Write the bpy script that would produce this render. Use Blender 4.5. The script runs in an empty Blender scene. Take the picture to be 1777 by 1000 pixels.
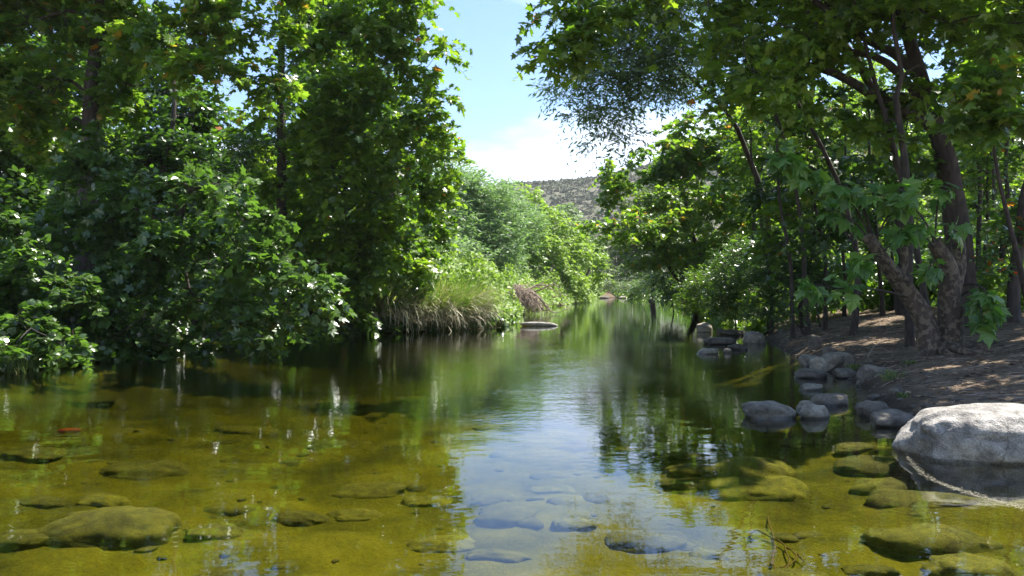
import bpy, math, random
import numpy as np

# ------------------------------------------------------------------ camera, world, sun, exposure
scene = bpy.context.scene
COL = scene.collection
F = 1382.0            # focal length in photo pixels (1777 wide)
CZ = 1.4
cam_d = bpy.data.cameras.new('camera'); cam = bpy.data.objects.new('camera', cam_d); COL.objects.link(cam)
cam_d.sensor_width = 36; cam_d.lens = 36 * F / 1777
cam.location = (0, 0, CZ); cam.rotation_euler = (math.pi / 2, 0, 0)
cam_d.clip_start = 0.05; cam_d.clip_end = 6000
scene.camera = cam

SUN_EL, SUN_AZ = math.radians(61), math.radians(54)      # azimuth to the right of +Y
sd = (math.cos(SUN_EL) * math.sin(SUN_AZ), math.cos(SUN_EL) * math.cos(SUN_AZ), math.sin(SUN_EL))
sun_l = bpy.data.lights.new('sun', 'SUN'); sun_l.energy = 5.0; sun_l.angle = math.radians(0.5); sun_l.color = (1, 0.95, 0.86)
sun = bpy.data.objects.new('sun', sun_l); COL.objects.link(sun); sun.location = (20, 30, 50)
from mathutils import Vector, Matrix
sun.rotation_euler = Vector(sd).to_track_quat('Z', 'Y').to_euler()

world = bpy.data.worlds.new('World'); scene.world = world; world.use_nodes = True
wt = world.node_tree; wt.nodes.clear()
def wn(t, **k):
    n = wt.nodes.new(t)
    for a, b in k.items(): setattr(n, a, b)
    return n
sky = wn('ShaderNodeTexSky', sky_type='NISHITA'); sky.sun_disc = False
sky.sun_elevation = SUN_EL; sky.sun_rotation = SUN_AZ; sky.altitude = 100; sky.air_density = 1.0; sky.dust_density = 0.3; sky.ozone_density = 3.0
tc = wn('ShaderNodeTexCoord'); mp = wn('ShaderNodeMapping'); mp.inputs['Scale'].default_value = (1.0, 1.0, 3.4); mp.inputs['Location'].default_value = (0.35, 0.2, 0.12)
cn = wn('ShaderNodeTexNoise'); cn.inputs['Scale'].default_value = 2.6; cn.inputs['Detail'].default_value = 9; cn.inputs['Roughness'].default_value = 0.55
sx = wn('ShaderNodeSeparateXYZ')
cr = wn('ShaderNodeMapRange'); cr.inputs[1].default_value = 0.55; cr.inputs[2].default_value = 0.88
el = wn('ShaderNodeMapRange'); el.inputs[1].default_value = 0.135; el.inputs[2].default_value = 0.21; el.inputs[3].default_value = 0.27; el.inputs[4].default_value = 0.0
ad = wn('ShaderNodeMath', operation='ADD'); mx = wn('ShaderNodeMix', data_type='RGBA')
mx.inputs[7].default_value = (10.5, 11.0, 11.6, 1)
bg = wn('ShaderNodeBackground'); bg.inputs[1].default_value = 0.078
wo = wn('ShaderNodeOutputWorld')
L = wt.links.new
L(tc.outputs['Generated'], mp.inputs[0]); L(mp.outputs[0], cn.inputs['Vector']); L(tc.outputs['Generated'], sx.inputs[0])
L(sx.outputs[2], el.inputs[0]); L(cn.outputs[0], ad.inputs[0]); L(el.outputs[0], ad.inputs[1]); L(ad.outputs[0], cr.inputs[0])
tn = wn('ShaderNodeMix', data_type='RGBA', blend_type='MULTIPLY'); tn.inputs[0].default_value = 1; tn.inputs[7].default_value = (0.88, 1.0, 1.13, 1); L(sky.outputs[0], tn.inputs[6])
L(cr.outputs[0], mx.inputs[0]); L(tn.outputs[2], mx.inputs[6]); L(mx.outputs[2], bg.inputs[0]); L(bg.outputs[0], wo.inputs[0])

vs = scene.view_settings
vs.view_transform = 'Standard'; vs.look = 'None'; vs.gamma = 1; vs.use_curve_mapping = False; vs.exposure = 1.55
scene.render.engine = 'CYCLES'
cy = scene.cycles
cy.max_bounces = 7; cy.diffuse_bounces = 2; cy.glossy_bounces = 3; cy.transmission_bounces = 4; cy.transparent_max_bounces = 8; cy.volume_bounces = 0
cy.sample_clamp_indirect = 6; cy.caustics_reflective = False; cy.caustics_refractive = False

# ------------------------------------------------------------------ helpers
def P(px, py, Y):
    return np.array([(px - 888.5) * Y / F, Y, CZ + (500 - py) * Y / F])
def PG(px, py, z=0.0):
    Y = (CZ - z) * F / (py - 500.0)
    return np.array([(px - 888.5) * Y / F, Y, z])

def tag(o, label=None, cat=None, group=None, kind=None):
    if label: o['label'] = label
    if cat: o['category'] = cat
    if group: o['group'] = group
    if kind: o['kind'] = kind
    return o
def empty(name, loc, label=None, cat=None, group=None):
    o = bpy.data.objects.new(name, None); COL.objects.link(o); o.location = [float(v) for v in loc]
    o.empty_display_size = 0.2
    return tag(o, label, cat, group)
def mesh_obj(name, V, faces_flat, counts, mat, parent=None, tint=None, smooth=False, origin=None):
    """V (n,3) world coordinates; faces given flat with their vertex counts"""
    V = np.asarray(V, dtype=np.float32)
    if parent is not None: o0 = np.array(parent.location, dtype=np.float32)
    elif origin is not None: o0 = np.array(origin, dtype=np.float32)
    else: o0 = np.zeros(3, dtype=np.float32)
    V = V - o0
    me = bpy.data.meshes.new(name)
    me.vertices.add(len(V)); me.vertices.foreach_set('co', V.ravel())
    me.loops.add(len(faces_flat)); me.loops.foreach_set('vertex_index', np.asarray(faces_flat, dtype=np.int32))
    me.polygons.add(len(counts))
    starts = np.concatenate([[0], np.cumsum(counts)[:-1]]).astype(np.int32)
    me.polygons.foreach_set('loop_start', starts)
    me.update(calc_edges=True)
    me.polygons.foreach_set('use_smooth', np.full(len(counts), bool(smooth)))
    if tint is not None:
        at = me.attributes.new('tint', 'FLOAT', 'POINT'); at.data.foreach_set('value', np.asarray(tint, dtype=np.float32))
    me.materials.append(mat)
    o = bpy.data.objects.new(name, me); COL.objects.link(o)
    if parent is not None: o.parent = parent
    elif origin is not None: o.location = [float(v) for v in origin]
    return o

class MB:
    """collects tubes / grids into one mesh"""
    def __init__(s): s.V = []; s.F = []; s.n = 0; s.T = []
    def tube(s, pts, rads, sides=6, cap=True, rng=None, lump=0.0, t=0.5):
        pts = np.asarray(pts, float); m = len(pts); rads = np.asarray(rads, float)
        tan = np.gradient(pts, axis=0); tan /= np.linalg.norm(tan, axis=1)[:, None] + 1e-9
        ref = np.array([0, 0, 1.0]) if abs(tan[0][2]) < 0.8 else np.array([0, 1.0, 0])
        u = np.cross(tan, ref); u /= np.linalg.norm(u, axis=1)[:, None] + 1e-9
        v = np.cross(tan, u)
        a = np.linspace(0, 2 * math.pi, sides, endpoint=False)
        R = rads[:, None] * np.ones((m, sides))
        if lump and rng is not None:
            ph = rng.uniform(0, 6.28, 4)
            zz = np.arange(m)[:, None]
            R = R * (1 + lump * (np.sin(2 * a[None] + ph[0] + zz * .35) * .5 + np.sin(3 * a[None] + ph[1] + zz * .6) * .35 + np.sin(5 * a[None] + ph[2] - zz * .9) * .25))
        ring = pts[:, None, :] + R[:, :, None] * (np.cos(a)[None, :, None] * u[:, None, :] + np.sin(a)[None, :, None] * v[:, None, :])
        b = s.n; s.V.append(ring.reshape(-1, 3)); s.n += m * sides; s.T.append(np.full(m * sides, t))
        i = np.arange(m - 1)[:, None] * sides; j = np.arange(sides)[None]; jn = (j + 1) % sides
        q = np.stack([b + i + j, b + i + jn, b + i + sides + jn, b + i + sides + j], -1).reshape(-1, 4)
        s.F.append(q)
        if cap:
            tip = pts[-1] + tan[-1] * rads[-1] * 0.3
            s.V.append(tip[None]); k = s.n; s.n += 1; s.T.append(np.array([t]))
            jj = np.arange(sides); base = b + (m - 1) * sides
            s.F.append(np.stack([base + jj, base + (jj + 1) % sides, np.full(sides, k), np.full(sides, -1)], -1))
    def add(s, V, F4, t=0.5):
        V = np.asarray(V, float); s.V.append(V); F4 = np.asarray(F4, int)
        s.F.append(np.where(F4 >= 0, F4 + s.n, -1)); s.n += len(V); s.T.append(np.full(len(V), t) if np.isscalar(t) else t)
    def build(s, name, mat, parent=None, smooth=True, origin=None):
        V = np.concatenate(s.V); Fq = np.concatenate(s.F)
        tri = Fq[:, 3] < 0
        counts = np.where(tri, 3, 4); flat = Fq.ravel(); flat = flat[flat >= 0]
        return mesh_obj(name, V, flat, counts, mat, parent, tint=np.concatenate(s.T), smooth=smooth, origin=origin)

# value noise -------------------------------------------------------
_T = np.random.RandomState(5).rand(64, 64, 64).astype(np.float32)
def vn3(x, y, z):
    xi = np.floor(x).astype(int); yi = np.floor(y).astype(int); zi = np.floor(z).astype(int)
    fx, fy, fz = x - xi, y - yi, z - zi
    fx = fx * fx * (3 - 2 * fx); fy = fy * fy * (3 - 2 * fy); fz = fz * fz * (3 - 2 * fz)
    r = 0
    for dx in (0, 1):
        for dy in (0, 1):
            for dz in (0, 1):
                w = (fx if dx else 1 - fx) * (fy if dy else 1 - fy) * (fz if dz else 1 - fz)
                r = r + w * _T[(xi + dx) & 63, (yi + dy) & 63, (zi + dz) & 63]
    return r * 2 - 1
def fbm(x, y, z=0.0, o=4):
    x = np.asarray(x, float); y = np.asarray(y, float); z = np.asarray(z, float) + 0 * x
    r = 0; a = 1.0; s = 0
    for k in range(o):
        r = r + a * vn3(x * 2 ** k + 7.3 * k, y * 2 ** k + 3.1 * k, z * 2 ** k + 1.7 * k); s += a; a *= 0.5
    return r / s

# ------------------------------------------------------------------ materials
def new_mat(name):
    m = bpy.data.materials.new(name); m.use_nodes = True; nt = m.node_tree; nt.nodes.clear()
    out = nt.nodes.new('ShaderNodeOutputMaterial')
    def N(t, **k):
        n = nt.nodes.new(t)
        for a, b in k.items(): setattr(n, a, b)
        return n
    return m, nt, N, nt.links.new, out
def ramp(N, stops):
    r = N('ShaderNodeValToRGB'); e = r.color_ramp.elements
    while len(e) < len(stops): e.new(0.5)
    for k, (p, c) in enumerate(stops): e[k].position = p; e[k].color = (*c, 1)
    return r
def leaf_mat(name, stops, trans, tw=0.36, rough=0.31, spec=0.6):
    m, nt, N, L, out = new_mat(name)
    at = N('ShaderNodeAttribute', attribute_name='tint'); r = ramp(N, stops); L(at.outputs['Fac'], r.inputs[0])
    p = N('ShaderNodeBsdfPrincipled'); p.inputs['Roughness'].default_value = rough; p.inputs['Specular IOR Level'].default_value = spec
    L(r.outputs[0], p.inputs['Base Color'])
    t = N('ShaderNodeBsdfTranslucent')
    mc = N('ShaderNodeMix', data_type='RGBA', blend_type='MULTIPLY'); mc.inputs[0].default_value = 1; mc.inputs[7].default_value = (*trans, 1)
    L(r.outputs[0], mc.inputs[6]); L(mc.outputs[2], t.inputs[0])
    mx = N('ShaderNodeMixShader'); mx.inputs[0].default_value = tw
    L(p.outputs[0], mx.inputs[1]); L(t.outputs[0], mx.inputs[2]); L(mx.outputs[0], out.inputs[0])
    return m
M = {}
M['syc'] = leaf_mat('sycamore_leaves', [(0, (.03, .065, .012)), (.5, (.09, .155, .018)), (.9, (.18, .24, .03)), (.985, (.13, .17, .03)), (1, (.35, .12, .03))], (2.6, 3.0, 1.0))
M['syc_yellow'] = leaf_mat('yellow_green_leaves', [(0, (.05, .10, .02)), (.6, (.10, .165, .025)), (.93, (.17, .20, .04)), (1, (.40, .16, .04))], (2.4, 2.6, .9), tw=.5)
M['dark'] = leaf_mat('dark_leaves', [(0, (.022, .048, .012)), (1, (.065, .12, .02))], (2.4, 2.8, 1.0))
M['vine'] = leaf_mat('vine_leaves', [(0, (.034, .068, .018)), (1, (.085, .145, .032))], (2.2, 2.6, 1.0), rough=.27, spec=.8)
M['willow'] = leaf_mat('willow_leaves', [(0, (.12, .19, .09)), (1, (.23, .32, .15))], (1.7, 2.0, 1.0), rough=.5)
M['grey'] = leaf_mat('grey_green_leaves', [(0, (.09, .14, .055)), (1, (.20, .27, .11))], (1.7, 2.0, 1.0), rough=.4)
M['lime'] = leaf_mat('lime_leaves', [(0, (.12, .20, .035)), (1, (.27, .36, .08))], (1.8, 2.0, .9), rough=.48, spec=.4)
M['far'] = leaf_mat('far_leaves', [(0, (.07, .11, .045)), (1, (.15, .19, .07))], (1.5, 1.7, 1.0), rough=.55)
M['flower'] = leaf_mat('flowering_leaves', [(0, (.05, .11, .03)), (.8, (.09, .17, .04)), (.86, (.5, .06, .02)), (1, (.6, .12, .02))], (1.8, 2.0, .9))
M['sedge'] = leaf_mat('sedge_green', [(0, (.06, .12, .02)), (.6, (.12, .19, .035)), (.85, (.22, .25, .07)), (1, (.40, .34, .16))], (1.6, 1.9, .8), tw=.35)
M['straw'] = leaf_mat('sedge_straw', [(0, (.16, .13, .07)), (.5, (.42, .37, .22)), (1, (.65, .60, .42))], (1, 1, .9), tw=.2, rough=.5)
M['young'] = leaf_mat('young_sycamore_leaves', [(0, (.05, .12, .025)), (.6, (.11, .21, .04)), (1, (.17, .27, .05))], (2.0, 2.5, .8), rough=.38)

def bark_mat(name, c0, c1, c2=None, sc=14):
    m, nt, N, L, out = new_mat(name)
    tcn = N('ShaderNodeTexCoord'); mp = N('ShaderNodeMapping'); mp.inputs['Scale'].default_value = (1, 1, .3)
    L(tcn.outputs['Object'], mp.inputs[0])
    n = N('ShaderNodeTexNoise'); n.inputs['Scale'].default_value = sc; n.inputs['Detail'].default_value = 6; L(mp.outputs[0], n.inputs['Vector'])
    r = ramp(N, [(.35, c0), (.65, c1)]); L(n.outputs[0], r.inputs[0]); colr = r.outputs[0]
    if c2:
        v = N('ShaderNodeTexNoise'); v.inputs['Scale'].default_value = 13; v.inputs['Detail'].default_value = 3; L(tcn.outputs['Object'], v.inputs['Vector'])
        rr = ramp(N, [(.50, (0, 0, 0)), (.54, (1, 1, 1))]); L(v.outputs[0], rr.inputs[0])
        mxx = N('ShaderNodeMix', data_type='RGBA'); L(rr.outputs[0], mxx.inputs[0]); L(colr, mxx.inputs[6]); mxx.inputs[7].default_value = (*c2, 1); colr = mxx.outputs[2]
    p = N('ShaderNodeBsdfPrincipled'); p.inputs['Roughness'].default_value = .85; L(colr, p.inputs['Base Color'])
    b = N('ShaderNodeBump'); b.inputs['Strength'].default_value = .7; b.inputs['Distance'].default_value = .02; L(n.outputs[0], b.inputs['Height']); L(b.outputs[0], p.inputs['Normal'])
    L(p.outputs[0], out.inputs[0]); return m
M['bark'] = bark_mat('dark_bark', (.022, .016, .012), (.065, .048, .036))
M['sycbark'] = bark_mat('mottled_sycamore_bark', (.04, .028, .019), (.085, .058, .04), (.14, .108, .072))
M['twig'] = bark_mat('dead_twig', (.22, .16, .12), (.42, .34, .28))

def rock_mat(name, c0, c1, c2, rough=.85, wet=True, algae=False, bump=.012, sc=9):
    m, nt, N, L, out = new_mat(name)
    g = N('ShaderNodeNewGeometry'); oi = N('ShaderNodeObjectInfo')
    n = N('ShaderNodeTexNoise'); n.inputs['Scale'].default_value = sc; n.inputs['Detail'].default_value = 8; n.inputs['Roughness'].default_value = .65; L(g.outputs['Position'], n.inputs['Vector'])
    r = ramp(N, [(.3, c0), (.55, c1), (.75, c2)]); L(n.outputs[0], r.inputs[0])
    n2 = N('ShaderNodeTexNoise'); n2.inputs['Scale'].default_value = 90; n2.inputs['Detail'].default_value = 3; L(g.outputs['Position'], n2.inputs['Vector'])
    mm = N('ShaderNodeMapRange'); mm.inputs[1].default_value = .3; mm.inputs[2].default_value = .7; mm.inputs[3].default_value = .7; mm.inputs[4].default_value = 1.3; L(n2.outputs[0], mm.inputs[0])
    mu = N('ShaderNodeVectorMath', operation='SCALE'); L(r.outputs[0], mu.inputs[0]); L(mm.outputs[0], mu.inputs['Scale'])
    ov = N('ShaderNodeMapRange'); ov.inputs[3].default_value = .65; ov.inputs[4].default_value = 1.25; L(oi.outputs['Random'], ov.inputs[0])
    mu2 = N('ShaderNodeVectorMath', operation='SCALE'); L(mu.outputs[0], mu2.inputs[0]); L(ov.outputs[0], mu2.inputs['Scale'])
    p = N('ShaderNodeBsdfPrincipled'); p.inputs['Roughness'].default_value = rough
    st = N('ShaderNodeTexNoise'); st.inputs['Scale'].default_value = 3.2; st.inputs['Detail'].default_value = 7; st.inputs['Roughness'].default_value = .7; st.inputs['Distortion'].default_value = .6; L(g.outputs['Position'], st.inputs['Vector'])
    sr = N('ShaderNodeMapRange'); sr.inputs[1].default_value = .47; sr.inputs[2].default_value = .60; sr.inputs[3].default_value = 1.12; sr.inputs[4].default_value = .62; L(st.outputs[0], sr.inputs[0])
    vo = N('ShaderNodeTexVoronoi', feature='DISTANCE_TO_EDGE'); vo.inputs['Scale'].default_value = 2.1
    wv = N('ShaderNodeMixRGB'); wv.inputs[0].default_value = .22; L(g.outputs['Position'], wv.inputs[1]); L(st.outputs['Color'], wv.inputs[2]); L(wv.outputs[0], vo.inputs['Vector'])
    ck = N('ShaderNodeMapRange'); ck.inputs[1].default_value = 0.0; ck.inputs[2].default_value = .018; ck.inputs[3].default_value = .55; ck.inputs[4].default_value = 1; L(vo.outputs[0], ck.inputs[0])
    sm = N('ShaderNodeMath', operation='MULTIPLY'); L(sr.outputs[0], sm.inputs[0]); L(ck.outputs[0], sm.inputs[1])
    mu4 = N('ShaderNodeVectorMath', operation='SCALE'); L(mu2.outputs[0], mu4.inputs[0]); L(sm.outputs[0], mu4.inputs['Scale'])
    col = mu4.outputs[0]
    if wet:
        s = N('ShaderNodeSeparateXYZ'); L(g.outputs['Position'], s.inputs[0])
        aa = N('ShaderNodeMath', operation='MULTIPLY_ADD'); aa.inputs[1].default_value = .05; L(n.outputs[0], aa.inputs[0]); aa.inputs[2].default_value = -.025
        sb = N('ShaderNodeMath', operation='SUBTRACT'); L(s.outputs[2], sb.inputs[0]); L(aa.outputs[0], sb.inputs[1])
        wr = N('ShaderNodeMapRange'); wr.inputs[1].default_value = .018; wr.inputs[2].default_value = .034; wr.inputs[3].default_value = .38; wr.inputs[4].default_value = 1; L(sb.outputs[0], wr.inputs[0])
        mu3 = N('ShaderNodeVectorMath', operation='SCALE'); L(col, mu3.inputs[0]); L(wr.outputs[0], mu3.inputs['Scale']); col = mu3.outputs[0]
        rr = N('ShaderNodeMapRange'); rr.inputs[1].default_value = .38; rr.inputs[2].default_value = 1; rr.inputs[3].default_value = .3; rr.inputs[4].default_value = rough; L(wr.outputs[0], rr.inputs[0]); L(rr.outputs[0], p.inputs['Roughness'])
    L(col, p.inputs['Base Color'])
    b = N('ShaderNodeBump'); b.inputs['Strength'].default_value = .9; b.inputs['Distance'].default_value = bump
    ax = N('ShaderNodeMath', operation='MULTIPLY_ADD'); ax.inputs[1].default_value = .25; L(n2.outputs[0], ax.inputs[0]); L(n.outputs[0], ax.inputs[2]); L(ax.outputs[0], b.inputs['Height']); L(b.outputs[0], p.inputs['Normal'])
    L(p.outputs[0], out.inputs[0]); return m
M['boulder'] = rock_mat('boulder_granite', (.15, .135, .115), (.34, .315, .28), (.47, .445, .40), bump=.05, sc=11)
M['stone'] = rock_mat('river_stone', (.12, .10, .075), (.22, .195, .148), (.33, .295, .225))
M['mudstone'] = rock_mat('muddy_stone', (.07, .058, .044), (.13, .11, .083), (.20, .17, .13))
M['algae'] = rock_mat('algae_coated_stone', (.05, .05, .006), (.115, .108, .011), (.18, .165, .022), wet=False, rough=.9)

# ------------------------------------------------------------------ terrain
LB = np.array([(-40, -14), (0, -11), (8, -9.8), (13.3, -8.6), (15.5, -7.8), (19.3, -6.6), (22, -5.5), (24.2, -4.4), (26.5, -2.5), (28.9, -.6), (34, -.2), (41, .2), (48, .9), (60, 3.0), (77, 6.6), (95, 9.6), (114, 12.5), (130, 17), (200, 40), (300, 80)])
RB = np.array([(-40, 22), (0, 13), (3, 10), (5.0, 6.6), (6, 5.0), (6.9, 4.25), (7.6, 4.05), (8.4, 4.15), (10.7, 4.7), (13.8, 5.25), (17, 5.9), (21.5, 6.95), (27.6, 8.0), (35, 9.0), (43, 10.2), (60, 12.6), (77, 14.9), (95, 15.6), (114, 15.2), (118, 15), (130, 19), (200, 42), (300, 82)])
def xl(y): return np.interp(y, LB[:, 0], LB[:, 1])
def xr(y): return np.interp(y, RB[:, 0], RB[:, 1])
def ground_z(x, y):
    x = np.asarray(x, float); y = np.asarray(y, float)
    wob = 0.22 * fbm(x * .9, y * .9, 2.0, 3) + .25 * fbm(x * .25, y * .25, 9, 2)
    k = np.clip(y / 20, .35, 1.3)
    dl = (x - xl(y)) + wob * k; dr = (xr(y) - x) + wob * k
    d = np.minimum(dl, dr)               # >0 inside river
    amp = np.clip(1.2 - np.abs(y - 10) / 80, .3, 1)
    dep = -(0.06 + 0.30 * (1 - np.exp(-np.clip(d, 0, None) / 1.3)))
    dep = dep - 0.38 * np.clip((y - 8) / 12, 0, 1) * np.clip(d / 3, 0, 1) + .05 * fbm(x * .55, y * .55, 4, 3) + .05 * np.clip(fbm(x * 1.7, y * 2.2, 1, 3) * 3, -.3, 1) + .015 * fbm(x * 5, y * 5, 1, 3)
    dep = dep + .10 * np.exp(-((x - .3) ** 2 / 6 + (y - 12.5) ** 2 / 2.0)) * 1.6     # sand bar
    o = np.clip(-d, 0, None)
    right = dr < dl
    hr = 0.16 * (1 - np.exp(-o / .22)) + .85 * (1 - np.exp(-o / 4.2)) + .45 * np.clip((o - 2.6) / 4.5, 0, 1) ** 1.2 + .06 * fbm(x * 1.3, y * 1.3, 3, 4) + .012 * fbm(x * 5, y * 5, 3, 3)
    hl = 0.30 * (1 - np.exp(-o / .3)) + 1.3 * (1 - np.exp(-o / 5)) + .08 * fbm(x * 1, y * 1, 6, 4)
    h = np.where(right, hr, hl)
    w = np.clip(d / .35 * .5 + .5, 0, 1); w = w * w * (3 - 2 * w)
    z = (h + -.03) * (1 - w) + dep * w
    endf = np.clip((y - 112) / 10, 0, 1)
    z = z * (1 - endf) + (1.2 + .3 * fbm(x * .1, y * .1)) * endf
    return z
def axis_pts(lo, hi, a, b, step, g=1.12):
    mid = list(np.arange(a, b, step)); s = step; p = mid[-1]; up = []
    while p < hi: s *= g; p += s; up.append(p)
    s = step; p = mid[0]; dn = []
    while p > lo: s *= g; p -= s; dn.append(p)
    return np.array(dn[::-1] + mid + up)
xs = axis_pts(-2500, 2500, -11, 14, .11, 1.09); ys = axis_pts(-200, 3000, 2.6, 27, .11, 1.03)
XX, YY = np.meshgrid(xs, ys); ZZ = ground_z(XX, YY)
nx, ny = len(xs), len(ys)
i = np.arange(ny - 1)[:, None] * nx + np.arange(nx - 1)[None]
q = np.stack([i, i + 1, i + nx + 1, i + nx], -1).reshape(-1, 4)

m, nt, N, L, out = new_mat('ground_soil')
g = N('ShaderNodeNewGeometry'); s = N('ShaderNodeSeparateXYZ'); L(g.outputs['Position'], s.inputs[0])
n1 = N('ShaderNodeTexNoise'); n1.inputs['Scale'].default_value = 1.6; n1.inputs['Detail'].default_value = 9; n1.inputs['Roughness'].default_value = .6; L(g.outputs['Position'], n1.inputs['Vector'])
n2 = N('ShaderNodeTexNoise'); n2.inputs['Scale'].default_value = 26; n2.inputs['Detail'].default_value = 5; n2.inputs['Roughness'].default_value = .7; L(g.outputs['Position'], n2.inputs['Vector'])
dirt = ramp(N, [(.3, (.07, .050, .032)), (.5, (.14, .102, .066)), (.7, (.23, .175, .118))]); L(n1.outputs[0], dirt.inputs[0])
bed = ramp(N, [(.28, (.03, .031, .005)), (.42, (.085, .083, .009)), (.55, (.14, .13, .010)), (.75, (.21, .188, .022))])
bm_ = N('ShaderNodeMath', operation='MULTIPLY_ADD'); bm_.inputs[1].default_value = .35; L(n2.outputs[0], bm_.inputs[0])
bs_ = N('ShaderNodeMath', operation='MULTIPLY_ADD'); bs_.inputs[1].default_value = .9; bs_.inputs[2].default_value = -.12; L(n1.outputs[0], bs_.inputs[0]); L(bs_.outputs[0], bm_.inputs[2]); L(bm_.outputs[0], bed.inputs[0])
wetd = N('ShaderNodeMapRange'); wetd.inputs[1].default_value = .03; wetd.inputs[2].default_value = .22; wetd.inputs[3].default_value = .35; wetd.inputs[4].default_value = 1; L(s.outputs[2], wetd.inputs[0])
sc_ = N('ShaderNodeVectorMath', operation='SCALE'); L(dirt.outputs[0], sc_.inputs[0]); L(wetd.outputs[0], sc_.inputs['Scale'])
bf = N('ShaderNodeMapRange'); bf.inputs[1].default_value = -.10; bf.inputs[2].default_value = .0; L(s.outputs[2], bf.inputs[0])
mxg = N('ShaderNodeMix', data_type='RGBA'); L(bf.outputs[0], mxg.inputs[0]); L(bed.outputs[0], mxg.inputs[6]); L(sc_.outputs[0], mxg.inputs[7])
p = N('ShaderNodeBsdfPrincipled'); p.inputs['Roughness'].default_value = .95; p.inputs['Specular IOR Level'].default_value = .2; L(mxg.outputs[2], p.inputs['Base Color'])
b = N('ShaderNodeBump'); b.inputs['Strength'].default_value = .8; b.inputs['Distance'].default_value = .03; L(n2.outputs[0], b.inputs['Height']); L(b.outputs[0], p.inputs['Normal'])
L(p.outputs[0], out.inputs[0]); M['ground'] = m
V = np.stack([XX, YY, ZZ], -1).reshape(-1, 3)
o = mesh_obj('ground', V, q.ravel(), np.full(len(q), 4), M['ground'], smooth=True)
tag(o, 'brown dirt bank and olive sandy riverbed of the creek', 'ground', kind='structure')

# water: closed body so that the water itself tints what lies deeper
m, nt, N, L, out = new_mat('creek_water')
g = N('ShaderNodeNewGeometry')
mp = N('ShaderNodeMapping'); mp.inputs['Scale'].default_value = (1, 1.5, 1); L(g.outputs['Position'], mp.inputs[0])
a1 = N('ShaderNodeTexNoise'); a1.inputs['Scale'].default_value = 9; a1.inputs['Detail'].default_value = 2; L(mp.outputs[0], a1.inputs['Vector'])
a2 = N('ShaderNodeTexNoise'); a2.inputs['Scale'].default_value = 1.6; a2.inputs['Detail'].default_value = 2; L(mp.outputs[0], a2.inputs['Vector'])
# where the breeze ruffles the surface
a3 = N('ShaderNodeTexNoise'); a3.inputs['Scale'].default_value = .22; a3.inputs['Detail'].default_value = 3; L(g.outputs['Position'], a3.inputs['Vector'])
sp = N('ShaderNodeSeparateXYZ'); L(g.outputs['Position'], sp.inputs[0])
yr = N('ShaderNodeMapRange'); yr.interpolation_type = 'SMOOTHSTEP'; yr.inputs[1].default_value = 7.0; yr.inputs[2].default_value = 10.5; yr.inputs[3].default_value = .05; yr.inputs[4].default_value = .34; L(sp.outputs[1], yr.inputs[0])
yr2 = N('ShaderNodeMapRange'); yr2.interpolation_type = 'SMOOTHSTEP'; yr2.inputs[1].default_value = 18; yr2.inputs[2].default_value = 24; yr2.inputs[3].default_value = 1; yr2.inputs[4].default_value = .18; L(sp.outputs[1], yr2.inputs[0])
ma = N('ShaderNodeMath', operation='MULTIPLY'); L(yr.outputs[0], ma.inputs[0]); L(yr2.outputs[0], ma.inputs[1])
mr = N('ShaderNodeMapRange'); mr.inputs[1].default_value = .42; mr.inputs[2].default_value = .62; mr.inputs[3].default_value = .4; mr.inputs[4].default_value = 1.4; L(a3.outputs[0], mr.inputs[0])
mb = N('ShaderNodeMath', operation='MULTIPLY'); L(ma.outputs[0], mb.inputs[0]); L(mr.outputs[0], mb.inputs[1])
h1 = N('ShaderNodeMath', operation='MULTIPLY'); L(a1.outputs[0], h1.inputs[0]); L(mb.outputs[0], h1.inputs[1])
h2 = N('ShaderNodeMath', operation='MULTIPLY_ADD'); L(a2.outputs[0], h2.inputs[0]); h2.inputs[1].default_value = .28; L(h1.outputs[0], h2.inputs[2])
b = N('ShaderNodeBump'); b.inputs['Strength'].default_value = 1; b.inputs['Distance'].default_value = .012; L(h2.outputs[0], b.inputs['Height'])
dt = N('ShaderNodeVectorMath', operation='DOT_PRODUCT'); L(g.outputs['Incoming'], dt.inputs[0]); L(g.outputs['Normal'], dt.inputs[1])
ab = N('ShaderNodeMath', operation='ABSOLUTE'); L(dt.outputs['Value'], ab.inputs[0])
om = N('ShaderNodeMath', operation='SUBTRACT'); om.inputs[0].default_value = 1; L(ab.outputs[0], om.inputs[1])
pw = N('ShaderNodeMath', operation='POWER'); pw.inputs[1].default_value = 5; L(om.outputs[0], pw.inputs[0])
fr = N('ShaderNodeMath', operation='MULTIPLY_ADD'); fr.inputs[1].default_value = .98; fr.inputs[2].default_value = .02; L(pw.outputs[0], fr.inputs[0])   # Schlick's Fresnel for water
tr = N('ShaderNodeBsdfTransparent'); tr.inputs[0].default_value = (.97, .97, .93, 1)
gl = N('ShaderNodeBsdfGlossy'); gl.inputs['Roughness'].default_value = .015; gl.inputs['Color'].default_value = (.95, .97, 1, 1); L(b.outputs[0], gl.inputs['Normal'])
mxs = N('ShaderNodeMixShader'); L(fr.outputs[0], mxs.inputs[0]); L(tr.outputs[0], mxs.inputs[1]); L(gl.outputs[0], mxs.inputs[2]); L(mxs.outputs[0], out.inputs[0])
va = N('ShaderNodeVolumeAbsorption'); va.inputs['Color'].default_value = (.64, .64, .22, 1); va.inputs['Density'].default_value = 1.35; L(va.outputs[0], out.inputs['Volume'])
M['water'] = m
X0, X1, Y0, Y1 = -30, 40, -8, 122
V = [(X0, Y0, 0), (X1, Y0, 0), (X1, Y1, 0), (X0, Y1, 0), (X0, Y0, -2), (X1, Y0, -2), (X1, Y1, -2), (X0, Y1, -2)]
Fw = [(0, 1, 2, 3), (7, 6, 5, 4), (0, 4, 5, 1), (1, 5, 6, 2), (2, 6, 7, 3), (3, 7, 4, 0)]
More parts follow.
